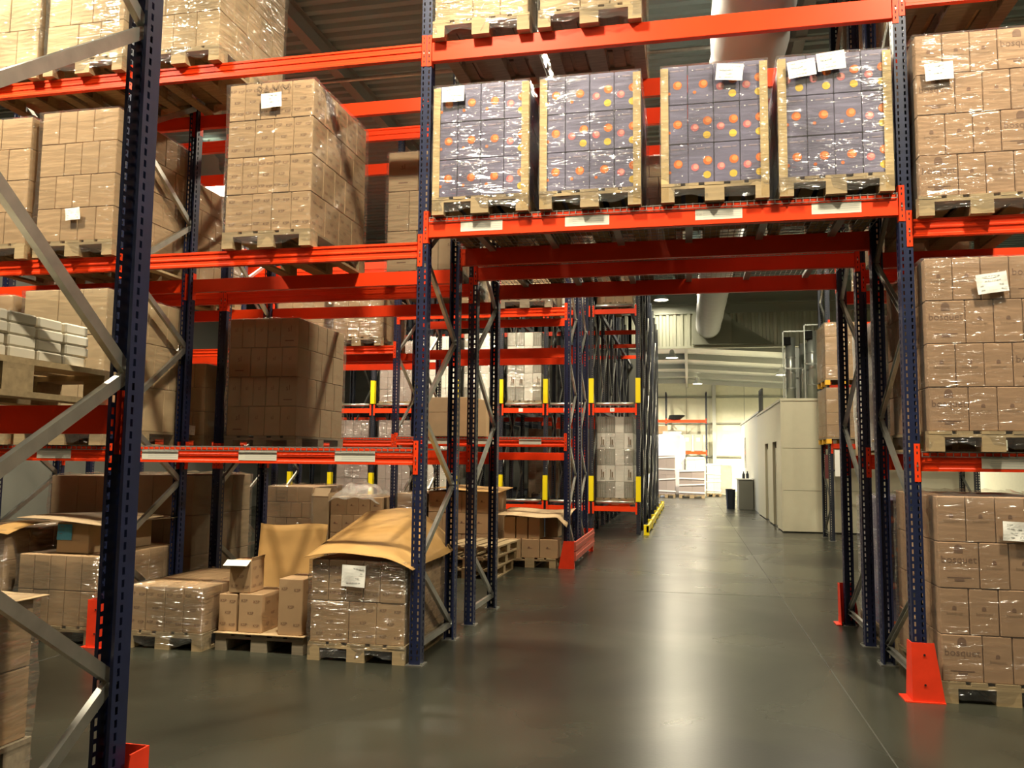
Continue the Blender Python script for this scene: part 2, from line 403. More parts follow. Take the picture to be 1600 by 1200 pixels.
lamp(-4.4, 4.5, ZL, 'high bay lamp over the middle aisle left of the passage', .6)  # fill lamp added out of sight to lift the dim middle aisle
lamp(1.2, 4.6, ZL, 'high bay lamp over the middle aisle in the passage', .85)  # added to light the passage floor, tucked behind the front beam
lamp(6.6, 4.5, ZL, 'high bay lamp over the middle aisle to the right', .4)  # unseen fill added for the right part of the middle aisle
lamp(-7.3, 8.2, 6.95, 'bright lamp glaring behind the left posts below the deck', .8, 2.2)
lamp(4.7, 10.3, ZL, 'high bay lamp over the passage beside the booth', .62)  # added to brighten the booth front, hidden by a purple load
lamp(-3.2, 10.3, ZL, 'high bay lamp over the flow rack face', .9)  # added out of view to brighten the yellow sleeves
lamp(1.9, 17.5, ZL, 'high bay lamp over the passage beside the flow rack', .9)  # added to light the passage side of the booth, kept hidden
lamp(1.22, 23.0, 7.3, 'small bright lamp above the bulkhead beam', .13)
lamp(1.5, 27.2, 5.75, 'small bright lamp below the foil roof behind the bulkhead', .7)
lamp(6.0, 30.0, 5.3, 'lamp under the foil roof above the far office', 2.4)
lamp(2.6, 37.0, 5.6, 'lamp under the foil roof near the far wall', .7)  # added to brighten the far wall
lamp(-2.6, 36.5, 5.6, 'lamp under the foil roof left of the far rack', 6.5)  # added out of sight, lights the far wall from the left
lamp(7.6, 36.5, 5.1, 'lamp under the foil roof in the right far corner', 6.5)  # right hand partner, added unseen to light the far wall

# ================================================================== pallet racking
PW, PD = .09, .10
def post_mesh(ht, mt, name='post'):
    q = MB(); zs = [0, .04]; 
    while zs[-1]+.05 < ht: zs += [zs[-1]+.030, zs[-1]+.05]
    zs.append(ht)
    xc = [-.045, -.032, -.021, .016, .029, .045]; yc = [0, .03, .046, .10]
    V = lambda pts: q.face(pts)
    for k in range(len(zs)-1):
        a, b_ = zs[k], zs[k+1]; hole = (k % 2 == 1) and k < len(zs)-2
        if not hole:
            V([(-.045, 0, a), (.045, 0, a), (.045, 0, b_), (-.045, 0, b_)])
            for s in (-1, 1): V([(s*.045, 0, a), (s*.045, .10, a), (s*.045, .10, b_), (s*.045, 0, b_)])
        else:
            for i in (0, 2, 4): V([(xc[i], 0, a), (xc[i+1], 0, a), (xc[i+1], 0, b_), (xc[i], 0, b_)])
            for s in (-1, 1):
                for y0, y1 in ((0, .060), (.076, .10)): V([(s*.045, y0, a), (s*.045, y1, a), (s*.045, y1, b_), (s*.045, y0, b_)])
    for s in (-1, 1): V([(s*.045, .10, 0), (s*.030, .10, 0), (s*.030, .10, ht), (s*.045, .10, ht)])
    return q.mesh(name, [mt])
POST7 = post_mesh(7.0, NAVY); POST64 = post_mesh(6.4, DARKPOST)
q = MB(); q.box(-.068, .068, -.025, .12, 0, .008); q.tube((.057, .0, .008), (.057, .0, .022), .011, 6); q.tube((-.055, .085, .008), (-.055, .085, .022), .011, 6)
PLATE = q.mesh('foot_plate', [ZINC])
_BR = {}
def brace(parent, p0, p1, wd=.05, dp=.03):
    p0, p1 = Vector(p0), Vector(p1); L = (p1-p0).length; k = round(L, 3)
    if k not in _BR:
        t = .004; q = MB()
        # C channel: web faces +X (the open side faces -X), length along local Y
        q.box(dp/2-t, dp/2, 0, L, -wd/2, wd/2); q.box(-dp/2, dp/2-t, 0, L, wd/2-t, wd/2); q.box(-dp/2, dp/2-t, 0, L, -wd/2, -wd/2+t)
        q.tube((dp/2, .03, 0), (dp/2+.012, .03, 0), .012, 6); q.tube((dp/2, L-.03, 0), (dp/2+.012, L-.03, 0), .012, 6)
        _BR[k] = q.mesh('brace', [ZINC])
    d = p1-p0; o = ob('brace', _BR[k], parent, p0, (math.atan2(d.z, d.y), 0, 0)); return o
def frame(rack, x, y0, fd, ht=7.0, pm=None, nodes=None, plates=True):
    """upright frame in a plane of constant x"""
    f = ob('upright_frame', None, rack, (x, y0, 0))
    ob('post', pm or POST7, f); ob('post', pm or POST7, f, (0, fd, 0), (0, 0, math.pi))
    if plates:
        ob('foot_plate', PLATE, f); ob('foot_plate', PLATE, f, (0, fd, 0), (0, 0, math.pi))
    if nodes is None:
        nodes = [(1, .14), (0, .78), (1, 1.38), (0, 2.0), (1, 2.7), (0, 3.32), (1, 3.95), (0, 4.6), (1, 5.2), (0, 5.85), (1, 6.5)]
    nodes = [n for n in nodes if n[1] < ht-.08]
    pos = lambda n: (0, (fd-.045) if n[0] else .045, n[1])
    brace(f, (0, .045, .14), (0, fd-.045, .14))
    for a, b_ in zip(nodes, nodes[1:]):
        if a[0] == b_[0]: continue
        A, B = pos(a), pos(b_)
        if A[1] > B[1]: A, B = B, A
        brace(f, A, B)
    return f
_BM = {}
def beam_mesh(L, h, style):
    k = (round(L, 3), h, style)
    if k not in _BM:
        q = MB(); d = .05
        if style == 'rib':
            pf = [(0, -h), (0, -h*.86), (.007, -h*.80), (.007, -h*.60), (0, -h*.54), (0, -h*.46), (.007, -h*.40), (.007, -h*.2), (0, -h*.14), (0, 0), (d, 0), (d, -h)]
        else:
            pf = [(.003, -h), (0, -h+.004), (0, -.004), (.003, 0), (d, 0), (d, -h)]
        q.prism(pf, .002, L-.002); _BM[k] = fix_normals(q.mesh('beam', [ORANGE]))
    return _BM[k]
def conn_mesh():
    q = MB(); t = .004
    q.box(-.002, .042, -t, -.0005, -.205, .065); q.box(-.002, .002, -t, .05, -.205, .065)
    for z in (.04, -.0, -.075, -.12, -.165): q.box(.018, .026, -t-.0008, -t+.001, z-.009, z+.009, 1)
    q.box(.017, .028, -t-.004, -t, -.10, -.085, 2)
    return q.mesh('connector', [ORANGE, HOLE, ZINC])
CONN = conn_mesh()
def strip_mesh(num):
    q = MB(); q.box(0, .35, -.0016, 0, 0, .085)
    for k, z in enumerate((.018, .034, .05, .066)): q.box(.06, .34, -.0019, -.0015, z, z+.004, 1)
    if num: q.text(num, .03, .042, .026, -.002, 1)
    return q.mesh('label_strip', [STRIP, LINK])
_ST = {}
def beam(rack, x0, x1, y, ztop, h, style, rear=False, labels=()):
    """x0,x1: frame centres"""
    L = x1-x0-PW; B = ob('beam', beam_mesh(L, h, style), rack)
    if not rear: B.location = (x0+PW/2, y, ztop)
    else: B.location = (x1-PW/2, y, ztop); B.rotation_euler = (0, 0, math.pi)
    # connectors hook onto the faces of both posts
    ob('connector', CONN, B, (L, 0, 0)); ob('connector', CONN, B, (0, 0, 0), (0, 0, 0), (-1, 1, 1))
    for lx, num in labels:
        if num not in _ST: _ST[num] = strip_mesh(num)
        ob('label_strip', _ST[num], B, (lx-(x0+PW/2), 0, -h*.5-.0425))
    return B
def wire_deck(rack, x0, x1, y0, y1, z):
    q = MB(); r = .0025; n = int((x1-x0)/.05)
    for k in range(n+1):
        x = x0+(x1-x0)*k/n; q.box(x-r, x+r, y0-.012, y1+.012, z, z+.005)
        q.box(x-r, x+r, y0-.012, y0-.007, z-.03, z+.011)
    for k in range(12):
        y = y0+(y1-y0)*k/11; q.box(x0, x1, y-r, y+r, z+.005, z+.010)
    q.box(x0, x1, y0-.012, y0-.007, z-.03, z-.025)
    ob('wire_deck', q.mesh('wire_deck', [WIRE]), rack)
    n = 6
    for k in range(n):
        x = x0+(x1-x0)*(k+.5)/n
        if k == 0:
            s = MB(); s.box(-.03, .03, y0+.05, y1-.05, -.035, -.002); wire_deck.sm = s.mesh('deck_support', [WIRE])
        ob('deck_support', wire_deck.sm, rack, (x, 0, z))
FD = 1.05
FLIP = [(1, .14), (0, .72), (0, 1.3), (1, 1.99), (0, 2.65), (1, 3.3), (0, 3.95), (1, 4.6), (0, 5.2), (1, 5.85), (0, 6.5)]
def rack(label, xs, y0, bays, group, fd=FD, near_nodes=None, flip=()):
    t = thing('pallet_rack', label, 'pallet rack', (xs[0], y0, 0), 0, group)
    # children use world-like coordinates relative to the root
    X0 = xs[0]
    for i, x in enumerate(xs): frame(t, x-X0, 0, fd, nodes=FLIP if i in flip else near_nodes)
    for i, levels in bays.items():
        a, b_ = xs[i]-X0, xs[i+1]-X0
        for lv in levels:
            z, h, style = lv['z'], lv.get('h', .13), lv.get('s', 'rib')
            if lv.get('front', 1): beam(t, a, b_, 0, z, h, style, False, [(lx-X0, n) for lx, n in lv.get('labels', ())])
            if lv.get('rear', 1): beam(t, a, b_, fd, z, h, lv.get('rs', style), True)
            if lv.get('deck'): wire_deck(t, a+PW/2+.01, b_-PW/2-.01, .0, fd, z)
    return t
XL2, XL, XM, XR, XR2 = -5.6, -2.8, 0.0, 3.69, 6.49
ZA, ZT = 3.592, 5.107
labA = [(.32, ''), (1.18, ''), (2.19, '020'), (3.04, '021')]
rack('front orange and navy pallet rack bridging the passage with the purple cartons', [XL2, XL, XM, XR, XR2], 0, {
    0: [dict(z=1.70, labels=[(-3.57, '')], deck=1), dict(z=3.40), dict(z=5.11)],
    1: [dict(z=1.70, labels=[(-2.51, ''), (-1.59, ''), (-.72, '')], deck=1), dict(z=3.40), dict(z=5.11)],
    2: [dict(z=ZA, h=.16, s='flat', labels=labA, deck=1), dict(z=ZT, h=.165, s='flat')],
    3: [dict(z=1.70, labels=[(4.13, '')], deck=1), dict(z=3.40), dict(z=5.16)]}, 'pallet rack rows', flip=(3,))
Y2 = 1.64
rack('second pallet rack row standing back to back behind the front rack', [XL2, XL, XM, XR, XR2], Y2, {
    0: [dict(z=1.70), dict(z=3.40), dict(z=5.11)],
    1: [dict(z=1.70, rs='flat', rear=1), dict(z=3.40), dict(z=5.11)],
    2: [dict(z=ZA, h=.16, s='flat', deck=1), dict(z=ZT, h=.165, s='flat')],
    3: [dict(z=1.70), dict(z=3.40), dict(z=5.11)]}, 'pallet rack rows', flip=(1, 2, 3))
Y3 = 6.25
rack('third pallet rack row beyond the middle aisle with the red end barrier', [-8.1, -5.3, -2.5, .3], Y3, {
    0: [dict(z=1.95, deck=1), dict(z=3.45), dict(z=5.1)],
    1: [dict(z=1.95, deck=1), dict(z=3.45), dict(z=5.1)],
    2: [dict(z=1.97, deck=1, labels=[(-1.95, ''), (-1.2, ''), (-.45, '')]), dict(z=4.0), dict(z=5.6)]}, 'pallet rack rows')
Y3B = 7.6
rack('fourth pallet rack row behind the third, its end by the red barrier', [-8.1, -5.3, -2.5, .3], Y3B, {
    0: [dict(z=1.9), dict(z=3.45), dict(z=5.1)],
    1: [dict(z=1.9), dict(z=3.45), dict(z=5.1)],
    2: [dict(z=1.75, s='flat'), dict(z=3.55, h=.17, s='flat'), dict(z=5.4)]}, 'pallet rack rows')
# near rack: its end frame stands left of the camera, the row runs off to the left
NN = [(1, .05), (0, .02), (1, .72), (0, 1.37), (1, 1.96), (0, 2.73), (1, 3.46), (0, 4.1), (1, 4.7), (0, 5.4), (1, 6.1)]
XN, YN = -.165, -4.35
rack('near pallet rack end whose large navy post stands at the left edge', [-2.955, XN], YN, {
    0: [dict(z=1.83, h=.12, s='flat'), dict(z=4.3, h=.12, s='flat')]}, 'pallet rack rows', near_nodes=NN[1:])

# ------------------------------------------------------------------ guards
def column_guard(label, x, y, flip=1, back=False, ht=.4):
    t = thing('column_guard', label, 'column guard', (x, y, 0), math.pi if back else 0, 'red column guards')
    q = MB(); s = flip; th = .006
    # tapered face plate in front of the post and a side plate along the passage
    F = [(-.075*s, 0, 0), (.125*s, 0, 0), (.065*s, 0, ht), (-.075*s, 0, ht)]
    q.face(F); q.face([(a, b_+th, c) for a, b_, c in F])
    for k in range(4):
        a, b_ = F[k], F[(k+1) % 4]; q.face([a, b_, (b_[0], b_[1]+th, b_[2]), (a[0], a[1]+th, a[2])])
    ob('face_plate', fix_normals(q.mesh('face_plate', [GUARD])), t)
    q = MB(); S = [(-.075*s, 0, 0), (-.075*s, .19, 0), (-.075*s, .12, ht), (-.075*s, 0, ht)]
    q.face(S); q.face([(a-th*s, b_, c) for a, b_, c in S])
    for k in range(4):
        a, b_ = S[k], S[(k+1) % 4]; q.face([a, b_, (b_[0]-th*s, b_[1], b_[2]), (a[0]-th*s, a[1], a[2])])
    ob('side_plate', fix_normals(q.mesh('side_plate', [GUARD])), t)
    q = MB(); q.box(min(-.12*s, .125*s), max(-.12*s, .125*s), -.012, 0, 0, .008); q.box(min(-.075*s, -.13*s), max(-.075*s, -.13*s), 0, .19, 0, .008)
    ob('floor_flange', q.mesh('floor_flange', [GUARD]), t)
    for z in (.12, .32):
        q = MB(); q.tube((.0, -.001, z), (.0, -.006, z), .007, 8); ob('bolt', q.mesh('bolt', [HOLE]), t)
column_guard('bright red column guard on the right front post of the passage', XR, -.105)
column_guard('red column guard at the far right post of the passage', XR, Y2+FD+.105, 1*-1, True)
column_guard('red column guard behind the large near navy post', XN, YN+FD+.105, 1, True, .42)
column_guard('narrow red column guard seen left of the large near post', XL, -.105, 1)
def end_barrier():
    t = thing('end_barrier', 'red rack end barrier with two rails beside the third rack row', 'barrier', (.42, 6.15, 0))
    for y, n in ((0, 'end_plate'), (2.5, 'end_plate')):
        q = MB(); F = [(-.23, y, 0), (.0, y, 0), (.0, y, .41), (-.15, y, .41)]
        q.face(F); q.face([(a, b_+.008, c) for a, b_, c in F])
        for k in range(4):
            a, b_ = F[k], F[(k+1) % 4]; q.face([a, b_, (b_[0], b_[1]+.008, b_[2]), (a[0], a[1]+.008, a[2])])
        ob(n, fix_normals(q.mesh(n, [GUARD])), t)
        q = MB(); q.box(0, .008, y, y+.1, 0, .41); ob('post_plate', q.mesh('post_plate', [GUARD]), t)
    for z0 in (.12, .27):
        q = MB(); q.box(.008, .035, .0, 2.5, z0, z0+.13); q.box(.035, .042, 0, 2.5, z0+.05, z0+.08)
        ob('rail', q.mesh('rail', [mat('dusty red rail', (.55, .10, .06), .5, noise=.2)]), t)
end_barrier()

# ------------------------------------------------------------------ pallet flow rack
def flow_rack():
    xs = [1.02-1.055*k for k in range(9)]; y0 = 12.4
    t = thing('flow_rack', 'dark pallet flow rack with yellow post sleeves and roller lanes beyond the barrier', 'flow rack', (xs[-1], y0, 0))
    X0 = xs[-1]
    qs = MB(); qs.box(-.055, .055, -.035, -.004, 0, .56); qs.box(-.055, -.048, -.035, .05, 0, .56); qs.box(.048, .055, -.035, .05, 0, .56)
    sleeve = qs.mesh('post_sleeve', [YELLOW])
    ql = MB(); ql.prism([(0, 0), (0, .11), (.05, .11), (.05, 0)], 0, .96); bm_ = fix_normals(ql.mesh('lane_beam', [ORANGE]))
    qr = MB(); qr.tube((.0, .0, 0), (.86, 0, 0), .035, 14); ro = qr.mesh('entry_roller', [mat('roller steel', (.55, .55, .5), .3, .8)], True)
    qc = MB(); qc.box(-.02, .02, -.012, 0, -.06, .2); cn = qc.mesh('lane_connector', [ORANGE])
    qt = MB(); qt.box(-.03, .03, .05, 11.6, -.1, 0); tr = qt.mesh('lane_rail', [DARKPOST])
    NP = 10
    for i, x in enumerate(xs):
        f = ob('lane_frame', None, t, (x-X0, 0, 0))
        ys = [k*1.28 for k in range(NP)] if i < 4 else [k*1.28 for k in range(5)]
        for k, y in enumerate(ys): ob('post', POST64, f, (0, y, 0), (0, 0, math.pi if k % 2 else 0))
        for k in range(len(ys)-1 if i < 2 else 2):
            zz = [.2, 1.3, 2.4, 3.5, 4.6, 5.7]
            for a in range(len(zz)-1):
                y_a, y_b = (ys[k]+.04, ys[k+1]-.04); up = (a+k) % 2
                brace(f, (0, y_a, zz[a] if up else zz[a+1]), (0, y_b, zz[a+1] if up else zz[a]))
        for z in (.72, 2.93): ob('post_sleeve', sleeve, f, (0, 0, z))
    for i in range(len(xs)-1):
        for z in (.5, 2.71, 4.97):
            b_ = ob('lane_beam', bm_, t, (xs[i+1]-X0+.0475, -.02, z))
            ob('lane_connector', cn, b_, (.0, 0, .0)); ob('lane_connector', cn, b_, (.96, 0, .0)); ob('entry_roller', ro, b_, (.05, .06, .2))
            ob('lane_rail', tr, t, (xs[i+1]-X0+.16, 0, z+.14)); ob('lane_rail', tr, t, (xs[i]-X0-.16, 0, z+.14))
            for y in (2.6, 5.2, 7.8) if i < 3 else (2.6,):
                ob('cross_beam', bm_, t, (xs[i+1]-X0+.0475, y, z-.08))
            if z == 2.71 and i in (0, 1, 2, 4):
                q = MB(); q.box(.38, .48, -.004, 0, .02, .1); (q.text('14', .43, .06, .06, -.005, 1) if i == 0 else None)
                ob('lane_sign', q.mesh('lane_sign', [WHITEP, INK]), b_)
    return t
flow_rack()
def yellow_rail():
    t = thing('floor_barrier', 'low yellow steel barrier along the side of the flow rack', 'barrier', (1.2, 12.3, 0))
    for k in range(7):
        q = MB(); q.box(-.06, .06, 0, .1, 0, .22); ob('barrier_post', q.mesh('barrier_post', [YELLOW]), t, (0, k*1.9, 0))
    q = MB(); q.box(.0, .05, 0, 11.5, .06, .2); ob('barrier_rail', q.mesh('barrier_rail', [YELLOW]), t)
yellow_rail()

# ================================================================== pallets and loads
PH = .144
def _pm(wood):
    d = {}
    def B(n, *a):
        q = MB(); q.box(*a); d[n] = q.mesh(n, [wood])
    B('deck_board', -.0725, .0725, 0, 1.2, 0, .022); B('deck_board_narrow', -.05, .05, 0, 1.2, 0, .022)
    B('cross_board', -.4, .4, 0, .145, 0, .022); B('block', -.0725, .0725, 0, .145, 0, .078); B('block_side', -.05, .05, 0, .145, 0, .078)
    B('bottom_board', -.05, .05, 0, 1.2, 0, .022); B('bottom_board_mid', -.0725, .0725, 0, 1.2, 0, .022)
    return d
PMS = {'w': _pm(WOOD), 'g': _pm(WOODG)}
def pallet_parts(par, wood='w', loc=(0, 0, 0), W=.8, nested=True):
    """euro pallet, 0.8 m face to the front, centred in x, front at y=0"""
    d = PMS[wood]; s = W/.8; J = lambda: random.uniform(-.003, .003)
    if nested:
        p = ob('pallet', d['cross_board'], par, (loc[0], loc[1], loc[2]+.1), (0, 0, 0), (s, 1, 1)); zo = -.1
    else:
        p = par; zo = 0; ob('cross_board', d['cross_board'], p, (0, 0, .1))
    for y in (.5275, 1.055): ob('cross_board', d['cross_board'], p, (0, y, .1+zo))
    for x, n in ((-.3275, 'deck_board'), (-.17, 'deck_board_narrow'), (0, 'deck_board'), (.17, 'deck_board_narrow'), (.3275, 'deck_board')):
        ob('deck_board', d[n], p, (x+J(), J(), .122+zo))
    for y in (0, .5275, 1.055):
        for x, n in ((-.35, 'block_side'), (0, 'block'), (.35, 'block_side')): ob('block', d[n], p, (x, y, .022+zo))
    for x, n in ((-.35, 'bottom_board'), (0, 'bottom_board_mid'), (.35, 'bottom_board')): ob('bottom_board', d[n], p, (x, 0, zo))
    return p
_CM = {}
def carton_mesh(w, d, h, kind, var):
    w, d, h = round(w, 3), round(d, 3), round(h, 3); k = (w, d, h, kind, var)
    if k in _CM: return _CM[k]
    q = MB(); q.cbox(-w/2, w/2, 0, d, 0, h, .005)
    mats = {'purple': [PURPLE, P_OR, P_OR2, P_PK, P_PK2, P_YE, P_FT, P_WH], 'bosquet': [CARD_R, PRINT_B, PRINT_F], 'ksp': [CARD, PRINT_B, PRINT_F],
            'sl': [CARD_D, PRINT_B, PRINT_F], 'plain': [CARD, PRINT_F], 'pale': [CARD_L, PRINT_F], 'dark': [CARD_D, PRINT_F], 'mauve': [MAUVE, PRINT_F],
            'photo': [WHITEBOX if var in (0, 2) else GREYBOX, SIL, SIL2], 'white': [WHITEBOX, LINK], 'emblem': [CARD, PRINT_B, PRINT_F]}[kind]
    me0 = fix_normals(q.mesh('carton', mats)); q2 = MB()
    e = -.0012
    if kind == 'bosquet':
        if var == 1:
            q2.box(-.028, .028, e, 0, h*.77, h*.77+.03, 1); q2.disc(0, h*.77+.03, .028, e, 14, 1)
            q2.text('bosquet', 0, h*.62, .070, e, 1)
            q2.box(-.03, .03, e, 0, h*.15, h*.15+.016, 1); q2.box(-.075, .075, e, 0, h*.22, h*.22+.007, 1)
        else:
            q2.disc(0, h*.58, .013, e, 10, 1); q2.box(-.013, .013, e, 0, h*.58-.014, h*.58, 1); q2.text('bosquet', 0, h*.46, .032, e, 2)
    elif kind == 'ksp':
        for x, z in ((-.26, .82), (.26, .80), (.02, .5), (-.25, .2), (.27, .18)):
            q2.text('KSP', x*w, z*h, .036, e, 1)
        for y, z in ((.25, .75), (.7, .75), (.45, .45), (.25, .2), (.72, .2)):
            q2.text('KSP', y*d, z*h, .036, 0, 1, side=w/2+.0012)
    elif kind == 'sl':
        q2.text('sl', 0, h*.62, .085 if var else .06, e, 1)
        if var: q2.box(-.05, .05, e, 0, h*.2, h*.2+.012, 1)
    elif kind == 'emblem':
        q2.disc(-.02, h*.55, .016, e, 8, 1); q2.box(-.045, .03, e, 0, h*.5, h*.5+.006, 1)
    elif kind == 'photo' and var in (1, 2):
        if var == 1:
            for x in (-.25, .0, .25):
                q2.box(x*w-.016, x*w+.016, e, 0, .06*h, .5*h, 1); q2.box(x*w-.007, x*w+.007, e, 0, .5*h, .85*h, 1)
        else:
            q2.box(-.12*w, .36*w, e, 0, .1*h, .26*h, 1); q2.box(-.05*w, .08*w, e, 0, .26*h, .75*h, 2); q2.box(.12*w, .3*w, e, 0, .26*h, .6*h, 2)
    elif kind == 'purple':
        def ball(x, z, r, a, b_):
            q2.disc(x, z, r, e, 20, a); q2.disc(x+r*.18, z+r*.18, r*.62, e-.0004, 16, b_)
        if var == 0:
            ball(.02, h*.50, .034, 1, 2); ball(-.045, h*.30, .013, 1, 1)
            q2.disc(.05, h*.2, .006, e, 8, 7)
        else:
            ball(.05, h*.56, .034, 1, 2); ball(-.045, h*.40, .030, 3, 4); q2.disc(.045, h*.20, .029, e, 18, 5)
        q2.disc(-.06, h*.87, .006, e, 8, 7); q2.box(-.035, .03, e, 0, h*.86, h*.86+.010, 6); q2.box(.04, .07, e, 0, h*.865, h*.865+.010, 6)
    if q2.v:
        full = MB()
        full.v = [tuple(v.co) for v in me0.vertices]+q2.v; n = len(me0.vertices)
        full.f = [tuple(p.vertices) for p in me0.polygons]+[tuple(i+n for i in f) for f in q2.f]
        full.m = [0]*len(me0.polygons)+q2.m
        bpy.data.meshes.remove(me0); me0 = full.mesh('carton', mats)
    _CM[k] = me0
    return me0
def film_mesh(W, D, z0, z1, mt, seed, cap=True, hem=.03, bulge=1.0):
    rnd = random.Random(seed); q = MB(); nx, ny, nz = 14, 18, 16
    ring = []; r = .03
    for k in range(nx+1): ring.append((-W/2+W*k/nx, 0))
    for k in range(1, ny+1): ring.append((W/2, D*k/ny))
    for k in range(1, nx+1): ring.append((W/2-W*k/nx, D))
    for k in range(1, ny): ring.append((-W/2, D-D*k/ny))
    N = len(ring); ph = [rnd.uniform(0, 6.28) for _ in range(8)]
    cx, cy = 0, D/2
    hemz = [max(0, hem*(.5+.5*math.sin(k*.55+ph[0])+.5*math.sin(k*1.3+ph[1]))+rnd.uniform(-.01, .01)) for k in range(N)]
    for j in range(nz+1):
        t = j/nz
        for k, (x, y) in enumerate(ring):
            z = (z0+hemz[k])*(1-t)+z1*t
            amp = .006*bulge
            o = .007+amp*(math.sin(x*17+ph[2]+t*9)+math.sin(y*13+ph[3]-t*7)+math.sin(t*23+ph[4]+k*.3))*.6+rnd.uniform(-.002, .002)
            low = max(0, 1-(z-z0)/.17)
            o -= .012*low*(.5+.5*math.sin(k*1.7+ph[5]))
            o = max(o, .0045) if low == 0 else max(o, -.012)
            dx = (1 if x >= W/2-1e-6 else -1 if x <= -W/2+1e-6 else 0); dy = (1 if y >= D-1e-6 else -1 if y <= 1e-6 else 0)
            f = .8 if dx and dy else 1
            q.v.append((x+dx*o*f, y+dy*o*f, z))
    for j in range(nz):
        for k in range(N):
            a, b_ = j*N+k, j*N+(k+1) % N; q.f.append((a, b_, b_+N, a+N)); q.m.append(0)
    if cap:
        base = nz*N; i = len(q.v)
        for k, (x, y) in enumerate(ring):
            s = .80+rnd.uniform(-.06, .04); q.v.append((cx+(x-cx)*s, cy+(y-cy)*s, z1+.012+rnd.uniform(0, .022)))
        for k in range(N):
            a, b_ = base+k, base+(k+1) % N; q.f.append((a, b_, i+(k+1) % N, i+k)); q.m.append(0)
    return q.mesh('stretch_film', [mt], True)
def sheet_mesh(w, h, seed, mt=None, lines=4):
    rnd = random.Random(seed); q = MB(); ph = rnd.uniform(0, 6)
    fy = lambda x, z: -.004-.004*math.sin(x*14/w*.4+ph)*math.sin(z*9/h*.5+ph*2)
    q.grid(lambda u, v: (-w/2+w*u, fy(-w/2+w*u, h*v), -h/2+h*v), 8, 6)
    for k in range(lines):
        z = h*(.34-.22*k); x = -w*.38
        while x < w*.36:
            L = rnd.uniform(.03, .12)*w
            if rnd.random() < .75:
                yy = fy(x, z)-.001; q.face([(x, yy, z-h*.025), (x+L, yy, z-h*.025), (x+L, yy, z+h*.03), (x, yy, z+h*.03)], 1)
            x += L+.02*w
    return q.mesh('label_sheet', [mt or WHITEP, INK if mt else LINK])
SEED = [100]
def load(label, x0, x1, y0, z0, h, kind='plain', cols=4, rows=4, ny=4, film=FILM, wood='w', d=1.2, sheets=(), corners=False, cat='wrapped pallet',
         name='wrapped_pallet', group='wrapped pallet loads', pallet=True, wide=True, alt=True, cap=True, jit=.004, rotz=0, inset=.012, skip=None, pattern=None, scrawl=None):
    SEED[0] += 1; rnd = random.Random(SEED[0])
    W = x1-x0; t = thing(name, label, cat, ((x0+x1)/2, y0, z0), rotz, group)
    ph = PH if pallet else 0
    if pallet: pallet_parts(t, wood, W=W)
    ch = (h-ph)/rows; Wc, Dc = W-2*inset, d-2*inset
    for r in range(rows):
        n = cols if not isinstance(cols, (list, tuple)) else cols[r % len(cols)]
        if wide and n > 2:
            ws = [1.0]*n
            if r % 2 == 0: ws[0] = 1.4
            else: ws[-1] = 1.4
        else: ws = [1.0]*n
        S = sum(ws); ws = [a*Wc/S for a in ws]
        nyr = ny+(1 if (alt and r % 2) else 0); dd = Dc/nyr
        x = -Wc/2
        for i, wv in enumerate(ws):
            for j in range(nyr):
                if 0 < i < n-1 and 0 < j < nyr-1 and r < rows-1: continue
                if skip and skip(r, i, j): continue
                var = 0
                if kind in ('bosquet', 'sl'): var = 1 if ws[i] > min(ws)*1.2 else 0
                elif kind == 'photo': var = (1, 0, 1, 2, 0, 2)[(i*2+r*3) % 6]
                elif kind == 'purple': var = pattern[r][i] if pattern else (r+i) % 2
                me = carton_mesh(wv-.004, dd-.004, ch-.003, kind, var)
                ob('carton', me, t, (x+wv/2+rnd.uniform(-.001, .001), inset+j*dd+.002+(rnd.uniform(-jit, jit)*.8 if j == 0 else 0), ph+r*ch+.0005))
            x += wv
    if film:
        ob('stretch_film', film_mesh(W, d, .02, h, film, SEED[0], cap), t)
    if corners:
        q = MB(); th = .004; L = .055
        q.box(0, L, -th, 0, 0, h-.03); q.box(-th, 0, -th, L, 0, h-.03)
        me = q.mesh('corner_board', [CORNER])
        ob('corner_board', me, t, (-W/2+.004, .004, .01)); ob('corner_board', me, t, (W/2-.004, .004, .01), (0, 0, 0), (-1, 1, 1))
    if scrawl:
        q = MB(); q.text(scrawl, 0, 0, .12, 0); ob('handwriting', q.mesh('handwriting', [PRINT_F]), t, (.02, .006, h-.07))
    for (u, z, w_, h_, tilt) in sheets:
        ob('label_sheet', sheet_mesh(w_, h_, SEED[0]), t, (-W/2+u, -.022, z), (0, R(tilt), 0))
    return t
def loose_carton(label, x, y, z, w, d, h, kind='ksp', rotz=0, var=0, group='loose cartons'):
    return thing('carton', label, 'carton', (x, y, z), rotz, group, carton_mesh(w, d, h, kind, var))
def board(label, fn, nu=14, nv=14, mt=None, th=.004, name='kraft_sheet', cat='paper sheet'):
    q = MB(); q.grid(fn, nu, nv); me = q.mesh(name, [mt or KRAFT], True)
    c = sum((v.co for v in me.vertices), Vector())/len(me.vertices)
    for v in me.vertices: v.co -= c
    o = thing(name, label, cat, c, me=me)
    s = o.modifiers.new('thickness', 'SOLIDIFY'); s.thickness = th; s.offset = 1
    return o

